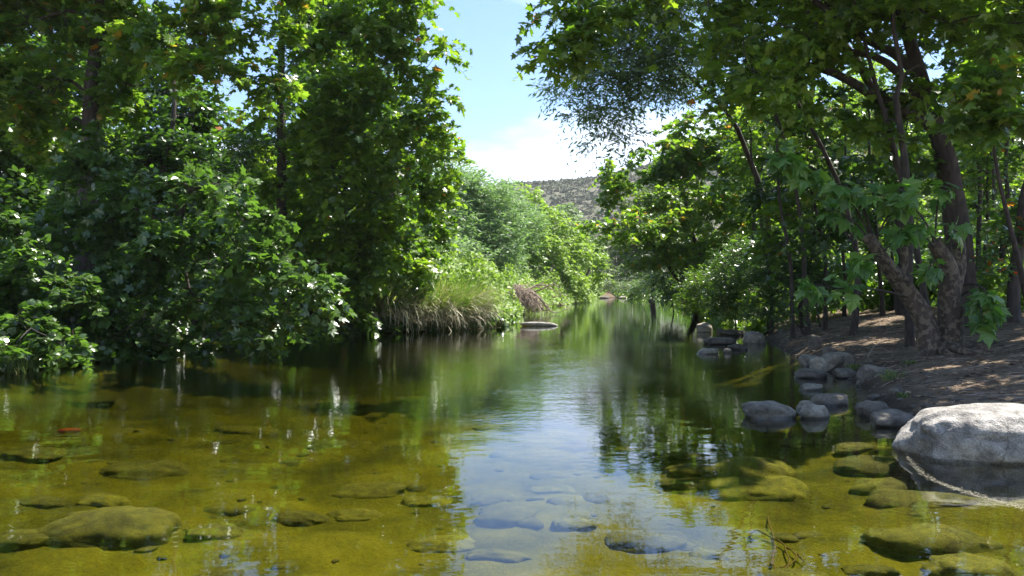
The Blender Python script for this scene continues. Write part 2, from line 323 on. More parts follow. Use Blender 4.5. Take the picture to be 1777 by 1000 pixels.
o = mesh_obj('water', V, np.array(Fw).ravel(), np.full(6, 4), M['water'])
tag(o, 'calm olive green creek water mirroring trees and sky', 'water', kind='structure')

# far hill
hx = np.linspace(-900, 900, 260); hv = np.linspace(0, 1, 60)
HX, HV = np.meshgrid(hx, hv)
top = .965 * np.interp(hx, [-900, -300, -60, 0, 30, 62, 95, 130, 220, 420, 900], [70, 60, 74, 80, 80, 82, 90, 108, 135, 150, 120])
HY = 300 + HV * 330 - 40 * np.sin(HX / 90) * HV
HZ = 1 + (top[None] * np.sin(HV * math.pi / 2) ** 1.2) * (1 + .0 * HX) + 7 * fbm(HX / 60, HY / 60, 1, 5) * HV * (1.2 - HV)
backv = np.stack([HX[-1], HY[-1] + 300, HZ[-1] * 0], -1)
V = np.concatenate([np.stack([HX, HY, HZ], -1).reshape(-1, 3), backv])
i = np.arange(60)[:, None] * 260 + np.arange(259)[None]
q = np.stack([i, i + 1, i + 261, i + 260], -1).reshape(-1, 4)
m, nt, N, L, out = new_mat('hill_soil')
g = N('ShaderNodeNewGeometry'); n1 = N('ShaderNodeTexNoise'); n1.inputs['Scale'].default_value = .05; n1.inputs['Detail'].default_value = 8; L(g.outputs['Position'], n1.inputs['Vector'])
r = ramp(N, [(.35, (.06, .07, .034)), (.5, (.085, .085, .048)), (.65, (.12, .105, .07))]); L(n1.outputs[0], r.inputs[0])
p = N('ShaderNodeBsdfPrincipled'); p.inputs['Roughness'].default_value = 1; L(r.outputs[0], p.inputs['Base Color']); L(p.outputs[0], out.inputs[0]); M['hill'] = m
o = mesh_obj('hill', V, q.ravel(), np.full(len(q), 4), m, smooth=True)
tag(o, 'distant brown green hill beyond the creek', 'hill', kind='structure')
def hill_pt(u, v):
    x = u; y = 300 + v * 330 - 40 * np.sin(x / 90) * v
    z = 1 + np.interp(x, hx, top) * np.sin(v * math.pi / 2) ** 1.2 + 7 * fbm(x / 60, y / 60, 1, 5) * v * (1.2 - v)
    return np.stack([x, y, z], -1)

# ------------------------------------------------------------------ leaves
def tmpl(outline, centre, curl=-.14, fold=.06):
    o = np.array(outline, float); n = len(o)
    r = np.hypot(o[:, 0] - centre[0], o[:, 1] - centre[1])
    V = np.zeros((n + 1, 3)); V[:n, :2] = o; V[:n, 2] = curl * (r / r.max()) ** 2 + np.abs(o[:, 0]) * fold
    V[n, :2] = centre; V[n, 2] = 0
    T = np.array([(k, (k + 1) % n, n) for k in range(n)])
    return V, T
LF = {}
LF['syc'] = tmpl([(0, 0), (.26, -.06), (.50, .14), (.30, .28), (.54, .60), (.22, .58), (0, 1), (-.22, .58), (-.54, .60), (-.30, .28), (-.50, .14), (-.26, -.06)], (0, .30))
LF['sycbig'] = tmpl([(0, 0), (.14, -.08), (.30, -.04), (.40, .06), (.55, .10), (.42, .20), (.33, .27), (.40, .42), (.44, .50), (.58, .66), (.38, .62), (.27, .54), (.22, .68), (.10, .82), (0, 1.02),
                    (-.10, .82), (-.22, .68), (-.27, .54), (-.38, .62), (-.58, .66), (-.44, .50), (-.40, .42), (-.33, .27), (-.42, .20), (-.55, .10), (-.40, .06), (-.30, -.04), (-.14, -.08)], (0, .30), curl=-.26, fold=.10)
LF['far'] = (np.array([(0, 0, 0), (.5, .25, -.1), (.2, .5, .02), (0, 1, -.12), (-.2, .5, .02), (-.5, .25, -.1)], float), np.array([(0, 1, 2), (0, 2, 4), (2, 3, 4), (0, 4, 5)]))
LF['oval'] = (np.array([(0, 0, 0), (.3, .25, -.05), (.28, .65, -.05), (0, 1, -.1), (-.28, .65, -.05), (-.3, .25, -.05)], float), np.array([(0, 1, 2), (0, 2, 3), (0, 3, 4), (0, 4, 5)]))
LF['heart'] = tmpl([(0, .05), (.22, -.08), (.48, .12), (.5, .4), (.28, .72), (0, 1), (-.28, .72), (-.5, .4), (-.48, .12), (-.22, -.08)], (0, .35))
LF['narrow'] = (np.array([(0, 0, 0), (.13, .4, -.01), (0, 1, -.08), (-.13, .4, -.01)], float), np.array([(0, 1, 2), (0, 2, 3)]))

def nrm(a): return a / (np.linalg.norm(a, axis=-1, keepdims=True) + 1e-9)
def place_leaves(kind, pos, axis, normal, size, rng, tint=None):
    Vt, Tt = LF[kind]; n = len(pos); k = len(Vt)
    y = nrm(axis); x = nrm(np.cross(y, normal)); z = np.cross(x, y)
    sc = size[:, None, None]
    curl = rng.uniform(.2, 1.9, n)[:, None, None]
    W = pos[:, None] + sc * (Vt[None, :, 0:1] * x[:, None] * rng.uniform(.85, 1.1, n)[:, None, None] + Vt[None, :, 1:2] * y[:, None] + Vt[None, :, 2:3] * curl * z[:, None])
    T = Tt[None] + (np.arange(n) * k)[:, None, None]
    if tint is None: tint = rng.rand(n)
    return W.reshape(-1, 3), T.reshape(-1, 3), np.repeat(np.clip(tint, 0, 1), k)

UP = np.array([0, 0, 1.0])
def crown_leaves(blobs, kind, rng, lai=4.0, lsize=.21, cl=.5, spr=9, kl=10, droop=.35, outward=.7, flat=.55, upw=0.0):
    """blobs: (centre, (rx,ry,rz)); returns leaf mesh arrays and cluster centres per blob"""
    cov = .30 * lsize ** 2 * (1 if kind != 'narrow' else .25)
    O = []; D = []; CC = []; TB = []
    for c, r in blobs:
        r = tuple(max(.45 * q_, q_ - .4 * cl) for q_ in r)
        area = math.pi * r[0] * r[2]
        need = 1.3 * lai * area / (cov * spr * kl)
        nc = max(2, int(need * rng.uniform(.75, 1.25) + rng.rand()))
        d = nrm(rng.randn(nc, 3)); rad = rng.rand(nc) ** .45
        cc = c + d * np.array(r) * rad[:, None]
        CC.append(cc)
        tb = rng.uniform(-.22, .22, nc)
        for q_ in range(spr):
            o = cc + rng.randn(nc, 3) * cl * np.array([.34, .34, .2])
            dd = nrm(nrm(o - c) * outward + rng.randn(nc, 3) * .55 + np.array([0, 0, upw]))
            dd[:, 2] *= .7
            O.append(o); D.append(nrm(dd)); TB.append(tb)
    O = np.concatenate(O); D = np.concatenate(D); TB = np.concatenate(TB); n = len(O)
    Ls = cl * rng.uniform(.6, 1.35, n)
    side = nrm(np.cross(D, UP))
    pos = []; ax = []; no = []; ti = []
    for j in range(kl):
        t = (j + .6 + .4 * rng.rand(n)) / kl
        pp = O + D * (Ls * t)[:, None] - UP * (droop * Ls * t * t)[:, None]
        sg = 1 if j % 2 else -1
        a = nrm(side * sg * .8 + D * .55 - UP * .25 + rng.randn(n, 3) * .3)
        nn = nrm(UP + rng.randn(n, 3) * flat)
        pos.append(pp + a * lsize * .25); ax.append(a); no.append(nn); ti.append(np.clip(.5 + TB + rng.randn(n) * .2, 0, .97))
    pos = np.concatenate(pos); ax = np.concatenate(ax); no = np.concatenate(no); ti = np.concatenate(ti)
    hot = rng.rand(len(ti)) < .004; ti[hot] = 1.0
    sz = lsize * rng.uniform(.55, 1.2, len(pos))
    arr = place_leaves(kind, pos, ax, no, sz, rng, ti)
    return arr, CC, (O, D, Ls)

def curve(a, b, rng, n=6, bend=.12, sag=0.0):
    a = np.asarray(a, float); b = np.asarray(b, float); t = np.linspace(0, 1, n)[:, None]
    L_ = np.linalg.norm(b - a); w = rng.randn(3) * bend * L_; w2 = rng.randn(3) * bend * .5 * L_
    return a + (b - a) * t + w * np.sin(t * math.pi) + w2 * np.sin(t * 2 * math.pi) + UP * sag * L_ * np.sin(t * math.pi)

def tree(name, label, cat, base, blobs, mat, kind='syc', trunk=None, r0=.2, seed=1, group=None, bark='bark', twigs=True, branches=True, zoff=-.1, **kw):
    """base (x,y) on the ground; blobs in world units; trunk = list of world points or None"""
    rng = np.random.RandomState(seed)
    gz = float(ground_z(base[0], base[1])) + zoff
    root = empty(name, (base[0], base[1], gz), label, cat, group)
    bl = [(np.asarray(c, float), r) for c, r in blobs]
    arr, CC, sp_ = crown_leaves(bl, kind, rng, **kw)
    C = np.mean([c for c, r in bl], axis=0); topz = max(c[2] for c, r in bl)
    if trunk is None:
        end = np.array([C[0], C[1], max(C[2], gz + (topz - gz) * .75)])
        trunk = curve((base[0], base[1], gz), end, rng, 9, .05)
    trunk = np.asarray(trunk, float)
    tt = np.linspace(0, 1, len(trunk)); nT = 14
    tf = np.linspace(0, 1, nT); tp = np.stack([np.interp(tf, tt, trunk[:, k]) for k in range(3)], -1)
    tr_ = r0 * (1 - .72 * tf) * (1 + .5 * np.exp(-tf * 14))
    mb = MB(); mb.tube(tp, tr_, 9, rng=rng, lump=.10)
    if branches:
        nodes = [(tp[k], tr_[k], 0.0, tp[k] - tp[k - 1]) for k in range(3, nT)]
        order = sorted(range(len(bl)), key=lambda q_: np.min(np.linalg.norm(tp[3:] - bl[q_][0], axis=1)))
        for q_ in order:
            (c, r), cc = bl[q_], CC[q_]
            cost = [np.linalg.norm(c - p_) + .35 * pl + 1.2 * max(0, p_[2] - c[2]) * .5 for p_, rr_, pl, d_ in nodes]
            p_, rn, pl, d_ = nodes[int(np.argmin(cost))]; dist = np.linalg.norm(c - p_)
            rr = max(.010, min(rn * .62, .02 + .022 * max(r) + .006 * dist))
            d_ = nrm(d_) * dist * .25
            t = np.linspace(0, 1, 8)[:, None]; pth = p_ + (c - p_) * t + d_ * np.sin(t * math.pi) + rng.randn(3) * .05 * dist * np.sin(t * math.pi) + rng.randn(3) * .03 * dist * np.sin(2 * t * math.pi)
            mb.tube(pth, np.linspace(rr, rr * .6, 8), 6)
            nodes.append((c, rr * .7, pl + dist, c - pth[-2]))
            sel = cc if len(cc) < 26 else cc[:26]
            for e in sel:
                s_ = pth[rng.randint(4, 8)]
                mb.tube(curve(s_, e, rng, 5, .1), np.linspace(rr * .32, .005, 5), 4, cap=False)
        if twigs:
            O, D, Ls = sp_
            step = max(1, len(O) // 1500)
            for o_, d_, l_ in zip(O[::step], D[::step], Ls[::step]):
                mb.tube([o_, o_ + d_ * l_ * .5 - UP * .08 * l_, o_ + d_ * l_ * .95 - UP * .3 * l_], [.006, .004, .002], 3, cap=False)
    mb.build('trunk' if cat == 'tree' else 'stems', M[bark], root)
    V_, T_, ti = arr
    mesh_obj('crown' if cat == 'tree' else 'foliage', V_, T_.ravel(), np.full(len(T_), 3), M[mat], root, tint=ti)
    return root
def B(px, py, Y, rpx, rpy=None, ry=None):
    rpy = rpy or rpx; a = rpx * Y / F; b_ = rpy * Y / F
    return (P(px, py, Y), (a, ry or (a + b_) * .5, b_))
def gb(px, Y): return ((px - 888.5) * Y / F, Y)

# ---- left bank
tree('sycamore_tree', 'large far left sycamore with dark forked trunk and sunlit yellow green outer leaves', 'tree', gb(150, 20),
     [B(50, 40, 20, 100), B(170, 30, 20.5, 80), B(290, 60, 18.5, 85, 60), B(385, 30, 18, 80, 55), B(350, 110, 17.8, 80, 50), B(440, 130, 17.6, 60, 40), B(60, 160, 20, 85), B(230, 150, 20, 70),
      B(20, -110, 20, 150), B(230, -110, 20, 150), B(420, -70, 19, 110), B(-80, 80, 20, 130), B(470, 40, 18, 45, 30), B(120, 230, 21, 70)],
     'syc_yellow', trunk=[P(150, 590, 20), P(150, 400, 20), P(158, 260, 20), P(158, 150, 20), P(170, 40, 20), P(180, -100, 20)], r0=.30, seed=11, lai=4.2)
tree('sycamore_tree', 'tall slender sycamore with straight dark trunk whose crown borders the open sky on the left', 'tree', gb(489, 23),
     [B(560, 50, 22.5, 85), B(640, 40, 22, 80), B(700, 25, 22, 50), B(765, 92, 22, 34, 14), B(600, 140, 22, 85), B(690, 120, 22, 65), B(735, 185, 22, 48), B(560, 235, 22, 80), B(650, 225, 22, 85),
      B(735, 250, 22.3, 58), B(785, 280, 22.6, 36, 26), B(600, 320, 22, 85), B(700, 325, 22.5, 70), B(755, 330, 23, 40), B(540, -60, 23, 80), B(650, -60, 22, 70), B(465, 190, 23.5, 32), B(420, 230, 23.5, 45), B(718, -10, 22, 40), B(495, 300, 23, 60)],
     'syc', cl=.6, flat=.6, trunk=[P(489, 590, 23), P(489, 300, 23), P(487, 150, 23), P(490, 40, 23), P(495, -90, 23)], r0=.17, seed=12, lai=3.3)
tree('sycamore_tree', 'low drooping sycamore with pale glinting leaves hanging over the water at the left', 'tree', gb(330, 18.5),
     [B(320, 320, 16.5, 60, 35), B(240, 330, 17, 60, 40), B(400, 350, 16, 55, 40), B(450, 385, 15.8, 40, 30), B(485, 450, 15.7, 38, 28), B(300, 420, 16.5, 80, 60), B(400, 440, 16, 75, 50), B(430, 520, 15.8, 50, 36), B(340, 520, 16.3, 60, 40),
      B(505, 490, 15.5, 40, 12), B(440, 565, 15.6, 12, 28), B(190, 380, 17.5, 70, 60), B(230, 470, 17.2, 60, 50), B(545, 492, 15.4, 22, 6), B(480, 560, 15.6, 22, 16), B(150, 310, 18, 60, 50), B(120, 390, 17.8, 60, 50), B(170, 250, 18.6, 50, 40)],
     'vine', kind='syc', r0=.14, seed=13, lai=6, lsize=.2, flat=.65, droop=.5)
tree('sycamore_tree', 'bushy mid green sycamore behind the grass clump on the left bank', 'tree', gb(610, 25.5),
     [B(545, 410, 23, 65), B(620, 440, 23, 65), B(560, 510, 22, 55), B(620, 520, 23, 45), B(665, 395, 24, 62), B(705, 440, 25.5, 55), B(500, 370, 23, 55), B(745, 410, 27, 45), B(690, 490, 25.5, 38), B(570, 565, 21.5, 40, 22), B(640, 480, 24, 40), B(760, 360, 27, 40)],
     'syc', r0=.16, seed=14, lai=5, droop=.5)
tree('shrub', 'feathery bright green shrub in the gap between the two left sycamores', 'shrub', gb(445, 21.5),
     [B(445, 260, 21, 42, 45), B(410, 300, 21, 30)], 'vine', kind='narrow', r0=.05, seed=15, lai=2.6, lsize=.2, upw=.5)
bg_blobs = {
 'dark leafy tree filling the shade behind the leftmost sycamore': (60, 29, [B(30, 300, 28, 120), B(60, 430, 27, 130), B(120, 150, 30, 100), B(-60, 200, 28, 130), B(160, 380, 27, 110), B(60, 540, 25, 90)]),
 'dark leafy tree seen through the gaps right of the forked trunk': (290, 30, [B(260, 280, 29, 110), B(330, 220, 30, 75), B(380, 340, 29, 110), B(260, 430, 27, 120), B(350, 180, 31, 50), B(370, 480, 26, 110), B(230, 520, 24, 90), B(230, 60, 32, 90)]),
 'dark leafy tree behind the straight slender trunk': (520, 31, [B(500, 330, 30, 90), B(560, 420, 29, 110), B(600, 300, 31, 110), B(480, 480, 27, 110), B(640, 480, 27, 90), B(620, 160, 32, 100), B(580, 540, 24, 80), B(440, 400, 27, 80), B(700, 260, 30, 60)])}
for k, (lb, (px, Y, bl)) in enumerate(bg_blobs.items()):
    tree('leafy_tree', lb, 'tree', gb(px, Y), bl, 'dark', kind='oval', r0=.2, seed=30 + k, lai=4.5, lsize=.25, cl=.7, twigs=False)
back_ = [(-60, 36, [B(-60, 300, 36, 160), B(40, 420, 36, 140), B(60, 230, 38, 110), B(-40, 120, 38, 140)], 'dense dark tree far behind the left edge of the photo'),
         (230, 39, [B(180, 340, 38, 130), B(280, 260, 40, 90), B(330, 400, 38, 130), B(200, 460, 36, 120), B(160, 120, 40, 90), B(280, 160, 40, 70), B(120, 20, 40, 110), B(340, 60, 41, 60)], 'dense dark tree far behind the drooping sycamore'),
         (470, 41, [B(430, 330, 40, 90), B(500, 420, 39, 120), B(540, 300, 41, 100), B(400, 480, 37, 110), B(570, 180, 42, 90), B(600, 60, 42, 90), B(520, 20, 42, 60)], 'dense dark tree far behind the straight slender trunk'),
         (680, 44, [B(650, 380, 42, 100), B(700, 300, 44, 80), B(620, 470, 40, 90), B(660, 180, 44, 80)], 'dense dark tree behind the bushy left bank sycamore')]
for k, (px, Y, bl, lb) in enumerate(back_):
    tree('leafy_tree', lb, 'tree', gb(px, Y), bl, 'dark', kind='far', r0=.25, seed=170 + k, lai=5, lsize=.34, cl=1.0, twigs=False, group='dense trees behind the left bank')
vines = [(30, 15, [B(30, 560, 13.6, 60, 50), B(110, 598, 13.6, 48, 28), B(20, 610, 13.2, 50, 28)], 'broad leaved vine tangle touching the water at the left edge of the photo'),
         (90, 16.5, [B(40, 455, 15, 70), B(130, 510, 15, 60, 50), B(0, 380, 15.5, 70)], 'taller shaded vine tangle climbing above the waterside vines at the left edge'),
         (230, 16.8, [B(200, 580, 15.3, 50, 30), B(290, 600, 15.9, 45, 16), B(170, 540, 15.5, 40, 35), B(340, 602, 16.3, 30, 10)], 'low dark vine creeping along the waterline below the drooping sycamore')]
for k, (px, Y, bl, lb) in enumerate(vines):
    tree('vine_tangle', lb, 'vine', gb(px, Y), bl, 'vine', kind='heart', r0=.03, seed=40 + k, lai=3.6, lsize=.14, cl=.35, flat=.5, group='vines on the left bank')
tree('willow_tree', 'pale feathery willow standing between the left sycamores and the lime green tree', 'tree', gb(820, 64),
     [B(790, 330, 59.2, 50), B(838, 350, 60.8, 52, 45), B(775, 395, 57.6, 52), B(850, 415, 60.8, 62), B(800, 465, 57.6, 50), B(872, 345, 64.0, 26, 36), B(900, 395, 65.6, 44), B(765, 440, 54.4, 45), B(860, 475, 60.8, 45), B(812, 300, 60.8, 16, 26)],
     'willow', kind='narrow', r0=.3, seed=16, lai=5.5, lsize=.42, cl=1.0, droop=.2, upw=.5, flat=.9)
tree('sycamore_tree', 'sunlit lime green sycamore leaning over the bend of the creek', 'tree', gb(945, 77),
     [B(915, 355, 73.5, 32), B(945, 395, 73.5, 42), B(905, 440, 69.0, 38), B(955, 445, 72.0, 48), B(990, 425, 75.0, 32), B(935, 490, 69.8, 32), B(975, 485, 72.0, 34, 38), B(1000, 465, 75.0, 30), B(925, 400, 70.5, 45), B(968, 395, 75.0, 25)],
     'lime', kind='far', r0=.3, seed=17, lai=5, lsize=.42, cl=1.1)
tree('leafy_tree', 'small round pale green tree just right of the lime green sycamore', 'tree', gb(1015, 84),
     [B(1012, 430, 80, 26), B(1030, 465, 84, 28), B(1012, 490, 78, 22), B(1035, 440, 90, 16)], 'lime', kind='far', r0=.2, seed=18, lai=5.5, lsize=.42, cl=1.0, twigs=False)
tree('leafy_tree', 'hazy pale tree closing the far end of the creek', 'tree', gb(1055, 128),
     [B(1050, 470, 125, 30, 34), B(1075, 440, 130, 30), B(1030, 455, 128, 20), B(1090, 480, 122, 26), B(1060, 500, 120, 30, 12), B(1010, 480, 125, 28), B(1110, 450, 128, 40), B(1130, 490, 122, 36, 26), B(1040, 430, 134, 34, 24), B(1085, 510, 117, 40, 8)], 'far', kind='far', r0=.3, seed=19, lai=6, lsize=.6, cl=1.4, twigs=False)
tree('leafy_tree', 'dark blue green tree at the foot of the distant hill', 'tree', gb(975, 170),
     [B(975, 370, 170, 26, 30), B(995, 400, 170, 30), B(955, 400, 170, 30), B(1020, 420, 170, 26), B(975, 450, 168, 40)], 'grey', kind='far', r0=.4, seed=20, lai=5.5, lsize=.8, cl=1.8, twigs=False)
tree('leafy_tree', 'pale yellowish feathery tree below the hill, right of the open sky', 'tree', gb(1130, 82),
     [B(1105, 345, 80, 30), B(1130, 380, 80, 36), B(1090, 400, 80, 34), B(1110, 440, 78, 40), B(1160, 420, 78, 40), B(1150, 340, 82, 30)], 'far', kind='far', r0=.3, seed=21, lai=5, lsize=.4, cl=1.1, twigs=False)

# ---- right bank
tree('sycamore_tree', 'sycamore on the right bank reaching a bright yellow green bough over the far water', 'tree', gb(1215, 41),
     [B(1035, 385, 33.5, 26, 16), B(1070, 390, 33.5, 34, 24), B(1110, 385, 34.5, 38, 28), B(1060, 410, 33.5, 26, 12), B(1150, 400, 35.5, 45), B(1120, 430, 35.5, 40, 30), B(1190, 430, 36.5, 50), B(1160, 350, 36.5, 50)],
     'syc_yellow', kind='far', r0=.2, seed=22, lai=4.5, lsize=.28, cl=.6)
tree('sycamore_tree', 'dark green sycamore whose ragged left side frames the sky below the grey green crown', 'tree', gb(1245, 45),
     [B(1100, 320, 40.3, 42, 26), B(1068, 296, 39.5, 26, 10), B(1165, 300, 40.3, 60, 45), B(1150, 370, 41.9, 52, 36), B(1225, 350, 41.9, 62), B(1250, 250, 38.8, 75), B(1190, 240, 38.8, 60), B(1130, 270, 39.5, 40, 26), B(1185, 430, 43.4, 55, 40), B(1255, 430, 43.4, 55), B(1300, 340, 40.3, 60), B(1075, 340, 40.3, 24, 9), B(1320, 240, 37.2, 70)],
     'syc_yellow', r0=.2, seed=23, lai=3.6, droop=.5, lsize=.29, cl=.75)
tree('willow_tree', 'grey green small leaved tree crown hanging into the open sky from the right', 'tree', gb(1345, 27.5),
     [B(1010, 55, 23, 42, 38), B(1045, 110, 23, 62, 55), B(988, 130, 23, 42, 34), B(962, 155, 22.6, 26, 20), B(1060, 180, 23, 56, 45), B(1000, 195, 23, 40, 24), B(1080, 235, 23, 40, 26), B(1035, 235, 23, 24, 14), B(1110, 60, 23.5, 70), B(1120, 150, 23.5, 60), B(1060, 10, 23, 50), B(1180, 110, 24, 70), B(1070, 275, 23, 12, 14), B(1150, -60, 24, 110)],
     'grey', kind='narrow', r0=.11, seed=24, lai=3.2, lsize=.2, cl=.6, flat=.9, droop=.3, trunk=[P(1345, 560, 27.5), P(1330, 350, 27), P(1270, 200, 26), P(1180, 120, 25), P(1110, 100, 24)])
tree('sycamore_tree', 'shady sycamore boughs arching across the top of the photo from the right bank', 'tree', gb(1570, 18),
     [B(985, 5, 14, 26, 12), B(1005, 45, 14, 26, 20), B(962, 92, 14, 12, 9), B(985, 72, 14, 16, 12), B(1040, 10, 14, 40, 22), B(1090, 0, 14, 50, 28), B(1170, 25, 14, 50, 36), B(1230, 0, 14.5, 70, 50), B(1290, 70, 14, 50, 45), B(1350, 40, 14, 75, 60), B(1330, 140, 13.6, 50, 40), B(1270, 165, 13.8, 26, 14),
      B(1400, 100, 14.5, 70, 60), B(1440, 10, 15, 90), B(1150, -90, 14.5, 110, 90), B(1300, -120, 15, 130, 100), B(1450, -120, 15, 130, 100), B(1020, -60, 14.5, 60, 40), B(1370, 200, 15.5, 60, 45)],
     'syc', kind='syc', r0=.13, seed=25, lai=2.9, lsize=.175, trunk=[P(1570, 545, 18), P(1560, 300, 17.5), P(1500, 120, 17), P(1400, 0, 16), P(1300, -80, 15)])
leaning = tree('sycamore_tree', 'big leaning sycamore with a thick dark trunk and boughs sweeping left at the right side', 'tree', gb(1662, 15.5),
     [B(1560, -60, 14.5, 120, 70), B(1700, -60, 14, 110, 70), B(1480, 30, 14.5, 60, 40), B(1600, 20, 14, 60, 40), B(1680, 30, 13.5, 60, 40), B(1750, 40, 13, 50, 45), B(1820, -20, 13, 100), B(1600, -160, 15, 180, 80), B(1440, 60, 14.5, 50, 36), B(1850, 120, 13.5, 70), ((6.8, 11.0, 7.8), (2.0, 1.5, 1.0)), ((8.8, 11.0, 8.4), (2.2, 2.0, 1.2)), ((5.6, 12.4, 8.2), (2.0, 1.8, 1.0)), ((11.5, 12.5, 8), (2.4, 2.2, 1.1)), ((13, 15.5, 8.8), (2.5, 2.4, 1.1)), ((10.3, 17, 9.3), (2.4, 2.3, 1.1)), ((14.5, 19, 9.5), (2.4, 2.4, 1.2)), ((12, 21.5, 10), (2.4, 2.4, 1.2))],  # last crown blobs, mostly out of view, added to shade bank and water
     'syc', trunk=[P(1668, 560, 15.5), P(1664, 400, 15.3), P(1640, 260, 15), P(1612, 190, 15), P(1590, 110, 15), P(1562, 20, 15), P(1550, -80, 15)], r0=.25, seed=26, lai=3.0, lsize=.2)

rng = np.random.RandomState(77)
def pts(*a): return np.array([P(*q_) for q_ in a])
def smooth(p, n=14):
    p = np.asarray(p, float)
    for _ in range(2):
        p = np.concatenate([p[:1], np.stack([p[:-1] * .75 + p[1:] * .25, p[:-1] * .25 + p[1:] * .75], 1).reshape(-1, 3), p[-1:]])
    t = np.linspace(0, 1, len(p)); tt = np.linspace(0, 1, n)
    return np.stack([np.interp(tt, t, p[:, k]) for k in range(3)], -1)
for path, r_ in (([(1640, 230, 15), (1580, 200, 15), (1520, 170, 15), (1460, 130, 15), (1395, 110, 15), (1330, 105, 15)], .13),
                 ([(1630, 235, 15), (1590, 160, 15), (1530, 95, 15), (1450, 90, 15), (1400, 20, 15)], .10),
                 ([(1605, 150, 15), (1560, 95, 15), (1500, 70, 15), (1440, 20, 15), (1380, -20, 15)], .10)):
    mb = MB(); mb.tube(smooth(pts(*path)), np.linspace(r_, r_ * .4, 14), 8, rng=rng, lump=.1); mb.build('limb', M['bark'], leaning)

# slender dark stems on the right, each a small tree
slim = [([(1625, 470), (1570, 300), (1530, 170), (1500, 60), (1470, -60)], 14.5, .07, 'long slender trunk leaning left in front of the thick dark trunk'),
        ([(1580, 330), (1575, 250), (1568, 150), (1560, 60), (1553, -60)], 14, .075, 'upright slender trunk crossing the sweeping dark bough'),
        ([(1480, 540), (1490, 420), (1440, 280), (1380, 170), (1340, 80)], 17, .08, 'slender tree leaning left towards the arching boughs'),
        ([(1400, 530), (1395, 400), (1370, 260), (1330, 160)], 19, .07, 'thin trunk rising from the bank behind the right hand stones'),
        ([(1430, 540), (1432, 400), (1400, 280), (1390, 180)], 20, .06, 'thin trunk with a slight left bend above the dappled bank'),
        ([(1375, 555), (1372, 450), (1350, 330), (1345, 200)], 19, .06, 'thin dark trunk nearest the narrow leaved shrubs'),
        ([(1530, 520), (1520, 400), (1510, 280), (1505, 150)], 22, .07, 'straight thin trunk in the lit thicket, left of the pruned sycamore'),
        ([(1465, 520), (1460, 400), (1470, 260), (1460, 120)], 24, .06, 'pale thin trunk deep in the thicket behind the bent trunks'),
        ([(1550, 520), (1545, 400), (1575, 250), (1590, 100)], 24, .06, 'thin trunk leaning right in the lit thicket'),
        ([(1700, 500), (1705, 380), (1690, 250), (1700, 100)], 20, .08, 'thin trunk just right of the thick leaning trunk'),
        ([(1740, 500), (1745, 380), (1755, 250), (1730, 80)], 21, .09, 'trunk standing behind the red flowered shrub'),
        ([(1762, 495), (1775, 400), (1790, 320), (1800, 200)], 15, .13, 'dark trunk cut by the right edge of the photo'),
        ([(1340, 550), (1338, 450), (1310, 330), (1300, 220)], 23, .06, 'thin trunk half hidden by the narrow leaved shrubs'),
        ([(1720, 505), (1728, 350), (1718, 200), (1650, 40)], 26, .08, 'far thin trunk leaning left at the upper right')]
for k, (path, Y, r_, lb) in enumerate(slim):
    tp_ = path[-1]; q0 = P(path[0][0], path[0][1], Y); gz = float(ground_z(q0[0], q0[1]))
    tr_ = [np.array([q0[0], q0[1], gz - .1])] + [P(a, b_, Y) for a, b_ in path[1:]]
    fk = random.Random(k)
    tr_ = smooth(tr_, 12); tr_[1:-1] += np.random.RandomState(k + 900).randn(10, 3) * .055
    bl = [B(tp_[0] + fk.randint(-60, 60), tp_[1] - 70, Y, 70, 50), B(tp_[0] - 50, tp_[1] - 130, Y, 70, 60), B(tp_[0], min(tp_[1] - 220, -140), Y, 150, 80), B(tp_[0] + 50, tp_[1] + fk.randint(-30, 60), Y + 1.5, 45, 35), B(path[2][0] + fk.randint(-50, 50), path[2][1], Y + .6, 34, 26), B(path[1][0] + fk.randint(-60, 30), path[1][1] - 20, Y + .8, 30, 22)]
    tree('slender_tree', lb, 'tree', (q0[0], q0[1]), bl, 'syc' if k % 2 else 'dark', r0=r_ * .95, trunk=smooth(tr_, 10), seed=100 + k, lai=2.1, lsize=.2, group='slender trunks in the right hand thicket')

# thicket foliage behind, lit from above
thk = [(1330, 33, 'syc', [B(1310, 330, 33, 60), B(1350, 430, 32, 60), B(1290, 250, 34, 60), B(1350, 200, 34, 60)], 'sunlit leafy tree behind the thin trunks nearest the water'),
       (1450, 35, 'syc_yellow', [B(1430, 300, 34, 70), B(1480, 400, 33, 70), B(1420, 440, 31, 60), B(1500, 230, 35, 70), B(1430, 190, 36, 50)], 'sunlit yellow green tree in the middle of the right hand thicket'),
       (1570, 36, 'syc', [B(1540, 330, 34, 70), B(1590, 420, 33, 70), B(1560, 220, 36, 60), B(1530, 460, 30, 50)], 'sunlit leafy tree showing left of the thick leaning trunk'),
       (1720, 34, 'syc_yellow', [B(1700, 300, 33, 70), B(1750, 220, 34, 80), B(1690, 180, 34, 60), B(1790, 330, 32, 80), B(1700, 400, 31, 60), B(1740, 100, 36, 70)], 'sunlit leafy tree behind the trunks at the right edge'),
       (1640, 27, 'dark', [B(1640, 420, 26, 80, 60), B(1600, 470, 24, 60, 36), B(1700, 470, 24, 60, 36), B(1480, 470, 25, 60, 40), B(1540, 480, 25, 60, 36)], 'low dark leafy tree behind the pruned sycamore')]
for k, (px, Y, mt, bl, lb) in enumerate(thk):
    tree('leafy_tree', lb, 'tree', gb(px, Y), bl, mt, kind='oval', r0=.12, seed=130 + k, lai=2.6, lsize=.2, cl=.7, group='leafy trees of the right hand thicket')
